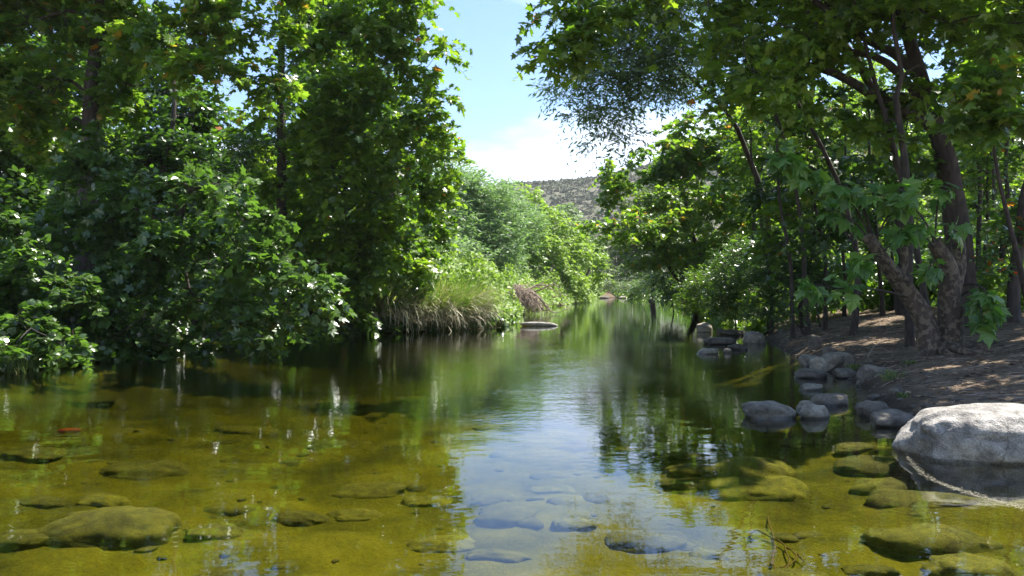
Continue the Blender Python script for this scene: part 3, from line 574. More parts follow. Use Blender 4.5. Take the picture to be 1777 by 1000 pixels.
wall_ = [(1400, 48, [B(1340, 380, 48, 90), B(1420, 300, 50, 100), B(1330, 200, 50, 90), B(1450, 430, 46, 90)], 'dense tree far behind the left part of the thicket'),
         (1600, 48, [B(1560, 400, 46, 90), B(1620, 300, 48, 100), B(1530, 180, 50, 80), B(1660, 440, 44, 80)], 'dense tree far behind the thick leaning trunk'),
         (1780, 46, [B(1760, 400, 44, 90), B(1800, 300, 46, 100), B(1720, 230, 48, 60)], 'dense tree far behind the right edge of the thicket')]
for k, (px, Y, bl, lb) in enumerate(wall_):
    tree('leafy_tree', lb, 'tree', gb(px, Y), bl, 'lime', kind='far', r0=.2, seed=140 + k, lai=5, lsize=.3, cl=1., twigs=False, group='dense trees closing the thicket')

tree('leafy_tree', 'shaded small leaved tree between the thin trunks above the waterside shrubs', 'tree', gb(1395, 22), [B(1345, 330, 20.5, 55), B(1400, 255, 21, 50), B(1330, 430, 20.5, 45), B(1465, 330, 21.5, 50), B(1420, 400, 21.5, 45), B(1500, 420, 22, 40), B(1380, 480, 21, 40)], 'dark', kind='oval', r0=.07, seed=180, lai=3, lsize=.13, cl=.45)
tree('leafy_tree', 'shaded leafy tree between the thick leaning trunk and the right edge', 'tree', gb(1725, 19), [B(1700, 300, 18, 50), B(1745, 250, 18, 50), B(1690, 400, 18.5, 40), B(1720, 180, 18, 40)], 'syc', kind='oval', r0=.07, seed=181, lai=2.4, lsize=.13, cl=.45)
# low bank shrubs on the right
shr = [(1275, 25.5, [B(1270, 480, 24.5, 42, 50), B(1255, 530, 24, 36, 28), B(1290, 440, 25, 30)], 'narrow leaved green shrub at the waterside behind the first white stone', 'vine'),
       (1335, 24, [B(1330, 500, 23, 42, 45), B(1340, 545, 22, 36, 22)], 'dark narrow leaved shrub above the stones on the right bank', 'dark'),
       (1222, 30, [B(1215, 500, 28, 36, 34), B(1195, 530, 27.5, 26, 20)], 'olive shrub dipping into the dark water on the right', 'syc'),
       (1390, 19.5, [B(1378, 545, 18.8, 16, 14)], 'small green sapling at the top of the dirt slope', 'vine'),
       (1425, 21, [B(1420, 500, 20, 42, 30), B(1390, 470, 21, 36)], 'dark shrub in the shade over the dappled patch of bank', 'dark')]
for k, (px, Y, bl, lb, mt) in enumerate(shr):
    tree('shrub', lb, 'shrub', gb(px, Y), bl, mt, kind='narrow', r0=.03, seed=150 + k, lai=3.6, lsize=.15, cl=.4, upw=.7, flat=.8, group='shrubs along the right bank')
tree('shrub', 'brownish brush hanging over the far right waterline', 'shrub', gb(1170, 45), [B(1150, 490, 43, 40, 26), B(1190, 505, 40, 36, 18), B(1120, 500, 52, 30, 18)], 'dark', kind='narrow', r0=.05, seed=160, lai=3.5, lsize=.25, cl=.6)
tree('shrub', 'pale reedy brush at the far end of the water', 'shrub', gb(1075, 104), [B(1075, 500, 102, 40, 12), B(1110, 498, 96, 26, 16), B(1040, 503, 105, 20, 10)], 'far', kind='narrow', r0=.05, seed=161, lai=3.5, lsize=.6, cl=.9, upw=.6)
tree('shrub', 'shrub with small red orange flowers at the right edge', 'shrub', gb(1745, 16), [B(1745, 430, 15, 45, 40), B(1720, 470, 15, 30, 20), B(1775, 390, 15, 30)], 'flower', kind='oval', r0=.03, seed=162, lai=3, lsize=.09, cl=.35, upw=.4)
tree('slender_tree', 'young sycamore bough with yellow green leaves in the sun at upper right', 'tree', gb(1800, 12), [B(1700, 165, 11, 44, 20), B(1740, 200, 11, 40, 16), B(1690, 200, 11.3, 26, 12), B(1760, 120, 11, 30, 16), B(1680, 145, 11.4, 20, 10)], 'syc_yellow', r0=.05, seed=163, lai=2.2, lsize=.17, cl=.3)

# ---- undergrowth nobody could count
def undergrowth(name, label, xa, xb, ya, yb, n, mat, kind, size, hmax, seed, side):
    r = np.random.RandomState(seed); y = ya + (yb - ya) * r.rand(n) ** 1.3
    e = xl(y) if side < 0 else xr(y); off = xa + (xb - xa) * r.rand(n) ** 1.3; x = e + side * off
    h = hmax * np.clip(.55 + .9 * fbm(x * .8, y * .8, seed, 3), .08, 1) * np.clip((off + .5) / 1.2, .25, 1)
    z = ground_z(x, y).clip(.03) + h * r.rand(n) ** .5
    tilt = nrm(np.stack([-side * .5 + r.randn(n) * .5, -.3 + r.randn(n) * .5, .8 + 0 * x], -1)); a = nrm(r.randn(n, 3) - UP * .4)
    V_, T_, ti = place_leaves(kind, np.stack([x, y, z], -1), a, tilt, size * r.uniform(.6, 1.2, n), r, np.clip(.5 + .5 * fbm(x, y, 3, 2) + r.randn(n) * .15, 0, .97))
    o = mesh_obj(name, V_, T_.ravel(), np.full(len(T_), 3), M[mat], tint=ti); tag(o, label, 'undergrowth', kind='stuff')
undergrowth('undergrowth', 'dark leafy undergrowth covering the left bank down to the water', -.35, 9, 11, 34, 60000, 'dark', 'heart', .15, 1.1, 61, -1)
undergrowth('undergrowth', 'bright mixed greenery along the far left bank', -.3, 12, 29, 125, 90000, 'lime', 'oval', .22, 2.4, 62, -1)
undergrowth('undergrowth', 'dark greenery along the far right bank', -.3, 14, 24, 125, 70000, 'syc', 'oval', .28, 1.9, 63, 1)
undergrowth('undergrowth', 'leafy undergrowth in the shade behind the dirt bank', 4.6, 26, 16.5, 36, 60000, 'syc', 'oval', .2, 1.9, 64, 1)

# ---- pruned sycamore on the dirt bank
def pruned():
    g0 = P(1640, 605, 12.4); gz = float(ground_z(g0[0], g0[1]))
    Y = 12.4; rt = empty('sycamore_tree', (g0[0], g0[1], gz), 'stubby pruned sycamore with two mottled stems and sawn ends standing on the dirt bank', 'tree')
    r = np.random.RandomState(9)
    dz = gz - g0[2]
    def q(px, py, dy=0.0): return P(px, py, Y + dy)
    def q2(px, py, dy=0.0):
        a = P(px, py, Y + dy); return a
    base1 = np.array([q(1612, 600)[0], Y - .05, gz - .08]); base2 = np.array([q(1652, 600)[0], Y + .1, gz - .08])
    parts = [([base1, q2(1606, 560), q2(1590, 530), q2(1560, 485), q2(1540, 462), q2(1520, 430), q2(1505, 410)], [.20, .165, .14, .125, .112, .10, .095]),
             ([base2, q2(1652, 560, .1), q2(1645, 500, .1), q2(1648, 470, .1), q2(1638, 445, .1), q2(1620, 420, .1)], [.23, .18, .15, .14, .13, .12]),
             ([q2(1652, 520, .12), q2(1662, 470, .2), q2(1664, 430, .25), q2(1662, 395, .3)], [.11, .105, .10, .09])]
    for pth, rad in parts:
        sp = smooth(pth, 18); rr = np.interp(np.linspace(0, 1, 18), np.linspace(0, 1, len(rad)), rad)
        mb = MB(); mb.tube(sp, rr, 14, rng=r, lump=.16); mb.build('stem', M['sycbark'], rt)
    stub = MB(); stub.tube(smooth([q2(1560, 485), q2(1572, 455), q2(1568, 430)], 6), np.linspace(.07, .06, 6), 8, rng=r, lump=.1); stub.build('stub', M['sycbark'], rt)
    for k_ in range(7):
        a = -2.6 + k_ * .62 + r.uniform(-.15, .15); b0 = (base1 + base2) / 2 + np.array([math.cos(a) * .2, math.sin(a) * .12, .12]); L_ = r.uniform(.45, .95); pp = []
        for t in np.linspace(0, 1, 8):
            x1 = b0[0] + math.cos(a + .5 * t * math.sin(k_)) * L_ * t; y1 = b0[1] + math.sin(a + .5 * t * math.sin(k_)) * L_ * t; pp.append((x1, y1, float(ground_z(x1, y1)) + .10 * (1 - t) ** 2 - .012 * t))
        mb = MB(); mb.tube(pp, np.linspace(.085, .018, 8), 8, rng=r, lump=.15); mb.build('root', M['sycbark'], rt)
    # shoots with big leaves: path, number of leaves
    shoots = [([q2(1512, 415), q2(1480, 350), q2(1430, 300), q2(1375, 275, -.3), q2(1350, 272, -.4)], 34), ([q2(1512, 415), q2(1500, 360), q2(1450, 315), q2(1400, 300, -.3)], 26),
              ([q2(1515, 412), q2(1500, 360, -.3), q2(1480, 330, -.5), q2(1460, 320, -.6)], 18), ([q2(1520, 420), q2(1540, 370, -.3), q2(1580, 350, -.5), q2(1560, 330, -.6)], 26),
              ([q2(1622, 422), q2(1600, 370), q2(1560, 345, -.4), q2(1530, 340, -.6)], 24), ([q2(1622, 422), q2(1625, 370), q2(1630, 330, -.2), q2(1650, 318, -.3)], 12),
              ([q2(1530, 440), q2(1550, 420, -.5), q2(1560, 400, -.8)], 14), ([q2(1590, 520), q2(1520, 500, -.4), q2(1450, 502, -.5), q2(1400, 490, -.6)], 22),
              ([q2(1620, 430), q2(1600, 400, -.5), q2(1590, 385, -.6)], 14), ([q2(1662, 500, .2), q2(1690, 490, 0), q2(1715, 505, -.3), q2(1722, 540, -.4)], 22),
              ([q2(1662, 520, .2), q2(1685, 500, 0), q2(1700, 530, -.3), q2(1708, 565, -.4)], 16), ([q2(1540, 450), q2(1505, 440, -.3), q2(1490, 452, -.5)], 8), ([q2(1640, 460), q2(1620, 450, -.4), q2(1610, 470, -.5)], 8),
              ([q2(1505, 412), q2(1480, 380, .3), q2(1440, 360, .5)], 14), ([q2(1640, 430, .2), q2(1650, 400), q2(1665, 380, -.2)], 8)]
    mb = MB(); pos = []; ax = []; no = []; sz = []
    for pth, n in shoots:
        sp = smooth(pth, 12); mb.tube(sp, np.linspace(.02, .005, 12), 5)
        for j in range(n):
            t = .45 + .55 * r.rand() ** .8; k = t * 11; k0 = min(10, int(k)); p_ = sp[k0] + (sp[k0 + 1] - sp[k0]) * (k - k0)
            d = nrm(sp[k0 + 1] - sp[k0]); a = nrm(d * .3 + r.randn(3) * .7 - UP * .45)
            st = p_ + a * r.uniform(.05, .13); mb.tube([p_, (p_ + st) / 2 + UP * .01, st], [.004, .003, .003], 3, cap=False)
            pos.append(st); ax.append(nrm(a - UP * .35)); no.append(nrm(UP * .9 + r.randn(3) * .5 + np.array([0, -.3, 0]))); sz.append(r.uniform(.13, .32))
    mb.build('shoots', M['bark'], rt)
    V_, T_, ti = place_leaves('sycbig', np.array(pos), np.array(ax), np.array(no), np.array(sz), r)
    mesh_obj('foliage', V_, T_.ravel(), np.full(len(T_), 3), M['young'], rt, tint=ti)
pruned()

# ---- sedge clumps on the left bank
def sedge(cx, cy, R, label, seed, hgt=1.1, n=900, lean=(.3, -.5)):
    r = np.random.RandomState(seed); gz = max(.0, float(ground_z(cx, cy)))
    rt = empty('grass_clump', (cx, cy, gz), label, 'grass clump', 'arching sedge clumps on the left bank')
    for nm, mt, cnt, h0, arch in (('green_blades', 'sedge', n, hgt, .55), ('dry_blades', 'straw', int(n * .6), hgt * .95, 1.5)):
        a = r.uniform(0, 2 * math.pi, cnt); rad = R * np.sqrt(r.rand(cnt))
        b0 = np.stack([cx + np.cos(a) * rad, cy + np.sin(a) * rad * .7, np.full(cnt, gz + .15 if nm == 'green_blades' else gz + .02)], -1)
        out_ = nrm(np.stack([np.cos(a) + lean[0] + r.randn(cnt) * .4, np.sin(a) + lean[1] + r.randn(cnt) * .4, np.zeros(cnt)], -1))
        Lb = h0 * r.uniform(.35, 1.35, cnt); K = 7
        if nm == 'dry_blades': b0[:, 2] += .6 * r.rand(cnt)
        Vs = []
        ang0 = np.radians(r.uniform(35, 88, cnt)) if nm == 'green_blades' else np.radians(r.uniform(10, 75, cnt))
        p_ = b0.copy(); ang = ang0.copy(); bend_ = .15 + 1.1 * r.rand(cnt) ** 1.4
        wid = r.uniform(.008, .015, cnt) if nm == 'green_blades' else r.uniform(.008, .017, cnt)
        side = nrm(np.cross(out_, UP) + r.randn(cnt, 3) * .3)
        for k in range(K):
            w = wid * (1 - (k / (K - 1)) ** 2 * .85)
            Vs.append(p_ - side * w[:, None]); Vs.append(p_ + side * w[:, None])
            st = (Lb / K)[:, None]
            p_ = p_ + st * (out_ * np.cos(ang)[:, None] + UP * np.sin(ang)[:, None]); ang = ang - arch * bend_  * 2.0 / K * (1 + .5 * k / K) * 1.1
            p_[:, 2] = np.maximum(p_[:, 2], .005)
        Vv = np.stack(Vs, 1).reshape(-1, 3)
        f = np.array([(2 * k, 2 * k + 1, 2 * k + 3, 2 * k + 2) for k in range(K - 1)])
        Fq = (f[None] + (np.arange(cnt) * 2 * K)[:, None, None]).reshape(-1, 4)
        mesh_obj(nm, Vv, Fq.ravel(), np.full(len(Fq), 4), M[mt], rt, tint=np.repeat(r.rand(cnt), 2 * K))
for k, (px, Y, R, h, lb) in enumerate([(655, 25.0, .65, 1.35, 'leftmost sedge clump with straw coloured blades trailing in the water'), (700, 25.7, .5, 1.2, 'sedge clump with pale dry skirt, second from the left'),
        (738, 26.5, .65, 1.5, 'middle sedge clump with bright green top'), (782, 27.4, .55, 1.7, 'tall bright green sedge clump next to the outermost one'), (812, 28.4, .6, 1.35, 'outermost sedge clump whose dry blades reach furthest over the water')]):
    x_, y_ = gb(px, Y); sedge(x_, y_, R, lb, 200 + k, h, 1000, lean=(.15 + .2 * (k - 1), -.6))
for k, (px, Y, lb) in enumerate([(170, 15.3, 'thin tall grass tuft rising at the waterline on the left'), (25, 13.2, 'green grass tuft among the vines at the left edge')]):
    x_, y_ = gb(px, Y); r = np.random.RandomState(230 + k); o0 = (x_, y_, 0.0)
    mb = MB()
    for j in range(60):
        a = r.uniform(0, 6.28); h = r.uniform(.3, .8); d = np.array([math.cos(a), math.sin(a), 0]) * r.uniform(.05, .35)
        b0 = np.array([x_ + r.randn() * .12, y_ + r.randn() * .1, -.02]); mb.tube([b0, b0 + UP * h * .5 + d * .3, b0 + UP * h * .85 + d], [.006, .005, .001], 3, cap=False, t=r.rand())
    o = mb.build('grass_tuft', M['sedge'], origin=o0); tag(o, lb, 'grass tuft')

# ---- brush pile, driftwood branch, logs
def brush():
    c = P(905, 520, 43); x_, y_ = c[0], 43.0; r = np.random.RandomState(3)
    rt = empty('brush_pile', (x_, y_, 0), 'tangled heap of dead brown roots and twigs at the foot of the lime green sycamore', 'brush pile')
    mb = MB()
    for j in range(900):
        a = r.uniform(0, 6.28); cx = x_ - .2 + r.randn() * .6; top_ = np.array([cx, y_ - .6 + r.randn() * .35, r.uniform(.6, 1.55) * math.exp(-((cx - x_ + .2) / 1.3) ** 2)])
        d = nrm(np.array([math.cos(a), math.sin(a) * .6 - .2, r.uniform(-.3, .3)])); l_ = r.uniform(.3, .9)
        mb.tube([top_, top_ + d * l_ * .5 + UP * .06, top_ + d * l_ * .9 - UP * r.uniform(.1, .5), top_ + d * l_ * 1.0 - UP * r.uniform(.5, .9)], [.012, .010, .008, .004], 3, cap=False)
    mb.build('dead_twigs', M['twig'], rt)
    mb = MB()
    for e in ((952, 540), (965, 512), (935, 545), (985, 537), (900, 545), (975, 525), (945, 505)):
        mb.tube(curve(P(915, 505, 42.6), P(e[0], e[1] - 2, 42.2), r, 9, .12), np.linspace(.06, .015, 9), 6)
        for q_ in range(4): mb.tube(curve(P(e[0] - 15, e[1] - 10, 42.3), P(e[0] + r.randint(-25, 25), e[1] + r.randint(-25, 6), 42.2), r, 5, .15), np.linspace(.022, .006, 5), 4)
    mb.build('dead_branches', M['twig'], rt)
brush()

def ico(n=4):
    import bmesh
    bm = bmesh.new(); bmesh.ops.create_icosphere(bm, subdivisions=n, radius=1.0)
    V = np.array([v.co[:] for v in bm.verts]); T = np.array([[v.index for v in f.verts] for f in bm.faces]); bm.free(); return V, T
IV, IT = ico(5); IV4, IT4 = ico(4)
def rock(name, label, cat, c, dims, mat, seed, rot=0.0, amp=.16, boxy=.15, group=None, hi=False, tilt=0.0, fr=1.3):
    Vs, T = (IV, IT) if hi else (IV4, IT4)
    r = np.random.RandomState(seed); o = r.uniform(0, 40, 3)
    v = Vs.copy(); v = np.sign(v) * np.abs(v) ** (1 - boxy)
    n1 = fbm(v[:, 0] * fr + o[0], v[:, 1] * fr + o[1], v[:, 2] * fr + o[2], 4)
    n2 = fbm(v[:, 0] * 6 + o[1], v[:, 1] * 6 + o[2], v[:, 2] * 6 + o[0], 4)
    v = v * (1 + amp * 1.3 * n1 + amp * .16 * n2 * (2 if hi else 1))[:, None]
    v[:, 0] += .15 * r.randn() * v[:, 2]; v = v * np.array(dims)
    if tilt: v[:, 0], v[:, 2] = v[:, 0] * math.cos(tilt) - v[:, 2] * math.sin(tilt), v[:, 0] * math.sin(tilt) + v[:, 2] * math.cos(tilt)
    v[:, 0], v[:, 1] = v[:, 0] * math.cos(rot) - v[:, 1] * math.sin(rot), v[:, 0] * math.sin(rot) + v[:, 1] * math.cos(rot)
    ob = mesh_obj(name, v + np.array(c), T.ravel(), np.full(len(T), 3), M[mat], smooth=True, origin=c)
    return tag(ob, label, cat, group)
# big boulder
rock('boulder', 'big pale grey granite boulder, sunlit on top, at the water edge on the right', 'boulder', (4.16, 6.75, .10), (.78, .46, .31), 'boulder', 5, rot=-.06, amp=.17, boxy=.38, hi=True, fr=1.2)
# stones seen above the water: px left, px right, top py, waterline py
stones = [(1300, 1387, 697, 727, 'flat oval grey stone lying in the water, nearest of the exposed ones', 'stone'), (1386, 1410, 693, 712, 'small round stone touching the flat oval stone', 'stone'),
          (1394, 1444, 700, 727, 'round grey stone right of the flat oval stone', 'stone'), (1414, 1478, 681, 704, 'dark rough stone behind the round grey stone', 'mudstone'),
          (1500, 1554, 693, 724, 'dark brownish stone left of the big boulder', 'mudstone'), (1522, 1600, 712, 742, 'low dark slab wedged against the big boulder', 'mudstone'),
          (1392, 1430, 665, 678, 'small flat stone alone in the water in front of the stone cluster', 'stone'), (1385, 1438, 640, 657, 'dark pointed stone at the water side of the cluster', 'mudstone'),
          (1393, 1430, 614, 636, 'pale rounded stone leftmost of the cluster on the bank', 'stone'), (1416, 1464, 618, 642, 'pale elongated stone in the middle of the cluster', 'stone'),
          (1432, 1478, 609, 630, 'pale flat topped stone at the back of the cluster', 'stone'), (1452, 1496, 638, 656, 'dark grey stone at the front of the cluster', 'mudstone'),
          (1468, 1486, 616, 632, 'small muddy stone at the right end of the cluster', 'mudstone'), (1496, 1540, 632, 655, 'dark stone half sunk in mud beside the grass sprigs', 'mudstone'),
          (1406, 1428, 578, 603, 'upright brown stone on the dirt slope', 'mudstone'), (1430, 1452, 600, 618, 'brown stone bedded in the slope above the cluster', 'mudstone'),
          (1211, 1238, 558, 577, 'rounded pale stone farthest left of the right bank stones', 'stone'), (1245, 1262, 570, 580, 'tiny light stone beside the farthest left one', 'stone'),
          (1295, 1330, 572, 597, 'large pale angular stone where the dirt bank begins', 'stone'), (1228, 1280, 585, 598, 'low dark stone in front of the farthest left one', 'mudstone'),
          (1213, 1246, 604, 615, 'flat stone barely breaking the dark water', 'stone'), (1256, 1270, 604, 613, 'very small stone in the dark water', 'stone'), (1250, 1296, 571, 582, 'dark flat stone between the two pale ones', 'mudstone'),
          (1266, 1300, 597, 607, 'thin dark slab in front of the large angular stone', 'mudstone'), (1296, 1322, 560, 570, 'pale flat stone behind the large angular stone', 'stone'),
          (1488, 1502, 658, 668, 'small dark pebble stone in the mud right of the flat stone', 'mudstone'), (1545, 1562, 672, 684, 'small wet stone in the muddy inlet', 'mudstone'), (1508, 1530, 684, 694, 'wet stone at the mouth of the muddy inlet', 'mudstone')]
for k, (a, b_, t, w, lb, mt) in enumerate(stones):
    cx = (a + b_) / 2
    # waterline or ground contact: march along the ray to where it meets ground or water
    Yc = None
    for Y in np.arange(4, 60, .03):
        p_ = P(cx, w, Y)
        if p_[2] <= max(0.0, float(ground_z(p_[0], p_[1]))): Yc = Y; break
    W_ = (b_ - a) * Yc / F / 2; H = (w - t) * Yc / F
    dy = W_ * .75
    c = P(cx, w, Yc); zb = max(0, c[2])
    rock('stone', lb, 'stone', (c[0], Yc + dy * .75, zb + H * .12), (W_ * 1.0, dy, H * .72), mt, 300 + k, rot=random.Random(k).uniform(-.3, .3), amp=.21, boxy=.28, fr=1.6, group='stones along the right bank')
rock('stone', 'white stone at the waterline between sedge and brush pile', 'stone', (*P(862, 541, 46)[:2], .05), (.32, .3, .25), 'boulder', 340)
rock('stone', 'pale flat stone at the far end of the water', 'stone', (*P(1048, 514, 108)[:2], .05), (.7, .5, .25), 'mudstone', 341, group='far stones')
rock('stone', 'pale low stone right of the flat one at the far end of the water', 'stone', (*P(1085, 514, 106)[:2], .05), (.9, .6, .3), 'stone', 342, group='far stones')
rock('driftwood_log', 'short pale waterlogged log floating in mid creek', 'log', (*P(935, 566, 29.3)[:2], .05), (.66, .12, .10), 'boulder', 343, rot=.04, amp=.12, boxy=.3)

# ---- stones under water
sub = [(1310, 812, 80, 26, 'large algae covered stone under water, topmost of the right hand group'), (1330, 850, 85, 20, 'long flat submerged stone in front of the largest one'), (1255, 838, 36, 12, 'small submerged stone left of the long flat one'),
       (1188, 842, 36, 9, 'thin submerged slab left of the small one'), (1200, 815, 42, 13, 'rounded submerged stone beside the tree reflection'), (1540, 806, 62, 20, 'broad submerged stone near the boulder'), (1560, 838, 56, 20, 'dark sided submerged stone below the broad one'),
       (1610, 866, 75, 14, 'long low submerged stone under the line of scum'), (1640, 815, 48, 15, 'submerged stone just below the boulder'), (1735, 824, 26, 9, 'small submerged stone in the shade of the boulder'), (1232, 958, 32, 16, 'mossy egg shaped submerged stone near the bottom edge'),
       (1640, 935, 95, 22, 'long curved submerged stone at lower right'), (1720, 985, 75, 26, 'mossy submerged stone in the lower right corner'), (1395, 990, 55, 20, 'brown submerged stone cut by the bottom edge beside the weed'), (1522, 992, 42, 10, 'small submerged stone on the bottom edge at right'),
       (150, 905, 105, 42, 'largest submerged stone at lower left'), (60, 870, 34, 10, 'small submerged stone left of the largest one'), (170, 868, 36, 12, 'submerged stone touching the back of the largest one'), (640, 850, 55, 14, 'dark lens shaped submerged stone at left of centre'), (615, 893, 42, 11, 'olive submerged stone below the dark lens shaped one'),
       (370, 928, 45, 12, 'mossy submerged stone near the lower left bright patch'), (230, 815, 70, 16, 'wide dark submerged stone under the leaf reflections'), (150, 780, 40, 8, 'narrow submerged stone below the red fish'), (880, 900, 52, 14, 'bluish looking submerged stone under the sky reflection'),
       (855, 866, 40, 9, 'thin submerged stone at the edge of the sky reflection'), (1130, 940, 70, 18, 'submerged stone where the sky reflection meets the branch reflection'), (760, 945, 55, 14, 'submerged stone at the foot of the left tree reflection'), (740, 870, 40, 10, 'small dark submerged stone under the left tree reflection'),
       (960, 850, 40, 7, 'faint submerged stone in the middle of the sky reflection'), (1000, 915, 34, 8, 'faint small submerged stone low in the sky reflection'), (860, 965, 50, 9, 'flat submerged stone in the bright lower sky reflection'), (520, 905, 40, 9, 'low submerged stone in the olive shallows'),
       (45, 790, 50, 9, 'dark submerged stone at the left edge'), (320, 700, 60, 7, 'dim submerged stone under the drooping sycamore'), (470, 672, 60, 6, 'dim submerged stone below the hanging twig'), (120, 690, 60, 6, 'dim submerged stone near the left edge vines'),
       (560, 700, 55, 6, 'dim submerged stone at left of the ruffled water'), (420, 745, 50, 7, 'dim submerged stone right of the red fish'), (590, 770, 50, 8, 'dim submerged stone left of the green reflection'), (30, 940, 50, 14, 'submerged stone at the lower left edge'), (1170, 790, 46, 8, 'dim submerged stone behind the branch reflection'),
       (1410, 768, 40, 6, 'dim submerged stone in the dark water'), (1500, 775, 36, 7, 'dim submerged stone left of the boulder')]
for k, (px, py, hw, hh, lb) in enumerate(sub):
    Yc = None
    for Y in np.arange(3.4, 30, .03):
        p_ = P(px, py + hh, Y)
        if p_[2] <= float(ground_z(p_[0], p_[1])): Yc = Y; break
    W_ = hw * Yc / F; c = P(px, py + hh, Yc)
    el_ = (py + hh - 500) / F; dy = min(W_ * .8, 2.0 * hh * Yc / F / max(el_, .1) * .45); H = max(.045, min(.17, 2 * hh * Yc / F * .55))
    zb = float(ground_z(c[0], Yc + dy * .8)); H = min(H, max(.05, (-zb - .02)))
    rock('submerged_stone', lb, 'stone', (c[0], Yc + dy * .8, zb - .4 * H), (W_ * 1.15, dy, H * 1.25), 'algae', 400 + k, rot=random.Random(k + 50).uniform(-.25, .25), fr=1.6, boxy=.25, amp=.25, group='stones under the water')
r = np.random.RandomState(8); cnt = 0
mbp = []; bankp = []
while cnt < 420:
    x_, y_ = r.uniform(-6, 5), r.uniform(3.6, 13); z_ = float(ground_z(x_, y_))
    if z_ > -.08: continue
    s_ = r.uniform(.008, .03) * (1 if cnt % 5 else 1.8); mbp.append((x_, y_, z_, s_)); cnt += 1
IVs, ITs = ico(2); Vp = []; Tp = []
for k in range(110): 
    x_, y_ = r.uniform(-7, 4.6), 3.6 + 11 * r.rand() ** 1.2; z_ = float(ground_z(x_, y_)); s_ = r.uniform(.04, .13)
    if z_ < -.12: mbp.append((x_, y_, z_ - s_ * .12, s_))
for k in range(420):
    y_ = r.uniform(7, 23); x_ = float(xr(y_)) + r.uniform(-.35, .6) + abs(r.randn()) * .2; z_ = float(ground_z(x_, y_)); bankp.append((x_, y_, z_, r.uniform(.008, .04)))
for k, (x_, y_, z_, s_) in enumerate(mbp):
    a = r.uniform(0, 3.14); o3 = r.rand(3) * 30; v = IVs * (1 + .45 * fbm(IVs[:, 0] * 1.2 + o3[0], IVs[:, 1] * 1.2 + o3[1], IVs[:, 2] * 1.2 + o3[2], 2))[:, None] * np.array([s_ * r.uniform(1, 1.8), s_, s_ * .38]); v = np.stack([v[:, 0] * math.cos(a) - v[:, 1] * math.sin(a), v[:, 0] * math.sin(a) + v[:, 1] * math.cos(a), v[:, 2]], -1)
    Vp.append(v + [x_, y_, z_]); Tp.append(ITs + k * len(IVs))
Tp = np.concatenate(Tp); o = mesh_obj('pebbles', np.concatenate(Vp), Tp.ravel(), np.full(len(Tp), 3), M['algae'], smooth=True); tag(o, 'scattered olive pebbles and cobbles sunk in the silt of the creek bed', 'pebbles', kind='stuff')
Vp = []; Tp = []
for k, (x_, y_, z_, s_) in enumerate(bankp):
    o3 = r.rand(3) * 30; v = IVs * (1 + .6 * fbm(IVs[:, 0] * 1.3 + o3[0], IVs[:, 1] * 1.3 + o3[1], IVs[:, 2] * 1.3 + o3[2], 2))[:, None] * np.array([s_ * r.uniform(1, 1.6), s_, s_ * .6]); Vp.append(v + [x_, y_, z_]); Tp.append(ITs + k * len(IVs))
Tp = np.concatenate(Tp); o = mesh_obj('gravel', np.concatenate(Vp), Tp.ravel(), np.full(len(Tp), 3), M['mudstone'], smooth=True); tag(o, 'small dark gravel along the muddy right waterline', 'gravel', kind='stuff')

# water weed and its stems
def on_bed(px, py, dz=0.0):
    for Y in np.arange(3.2, 30, .02):
        p_ = P(px, py, Y)
        if p_[2] <= float(ground_z(p_[0], p_[1])) + dz: return p_
m, nt, N, L, out = new_mat('weed_brown'); p = N('ShaderNodeBsdfPrincipled'); p.inputs['Base Color'].default_value = (.10, .06, .015, 1); p.inputs['Roughness'].default_value = .8; L(p.outputs[0], out.inputs[0]); M['weed'] = m
mb = MB(); r = np.random.RandomState(4)
for pa in ([(1332, 895), (1340, 925), (1345, 950), (1338, 985)], [(1310, 920), (1340, 930), (1365, 950), (1370, 985), (1350, 992)], [(1365, 950), (1385, 962), (1375, 980), (1355, 985)], [(1385, 962), (1395, 975)], [(1310, 920), (1300, 930)], [(1345, 950), (1338, 985), (1360, 996)]):
    q_ = [on_bed(a, b_, .04) for a, b_ in pa]; mb.tube(smooth(q_, 14) + r.randn(14, 3) * .004, np.linspace(.008, .004, 14), 5)
o = mb.build('water_weed', M['weed'], origin=on_bed(1345, 950)); tag(o, 'branching brown water weed on the bed near the bottom edge', 'water weed')
# red fish
def fish():
    q_ = on_bed(122, 748, .07); rt = empty('red_fish', q_, 'small red fish swimming under the water at the left', 'fish')
    mm_, nt, N, L, out = new_mat('red_scales'); p = N('ShaderNodeBsdfPrincipled'); n = N('ShaderNodeTexNoise'); n.inputs['Scale'].default_value = 30
    rr = ramp(N, [(.3, (.40, .03, .012)), (.7, (.6, .05, .02))]); L(n.outputs[0], rr.inputs[0]); L(rr.outputs[0], p.inputs['Base Color']); p.inputs['Roughness'].default_value = .4; L(p.outputs[0], out.inputs[0])
    c = np.array(q_); d = nrm(np.array([1, .25, .0])); t = np.linspace(-1, 1, 16)
    body = MB(); rad = .032 * np.clip(1 - np.abs((t + .1)) ** 2.2, .02, 1) ** .7 + .003
    body.tube(c + d * t[:, None] * .14 + np.array([0, .012, 0]) * np.sin(t * 3)[:, None], rad, 12); body.build('body', mm_, rt)
    tf = MB(); e = c + d * .14
    tf.add([e, e + d * .06 + UP * .04, e + d * .035, e + d * .06 - UP * .035, e + np.array([0, .004, 0])], [(0, 1, 2, -1), (0, 2, 3, -1), (4, 2, 1, -1), (4, 3, 2, -1)]); tf.build('tail_fin', mm_, rt, smooth=False)
    df = MB(); df.add([c - d * .05 + UP * .028, c + d * .05 + UP * .024, c + d * .02 + UP * .055, c + UP * .03 + np.array([.0, .006, 0])], [(0, 1, 2, -1), (0, 2, 3, -1), (3, 2, 1, -1)]); df.build('dorsal_fin', mm_, rt, smooth=False)
fish()

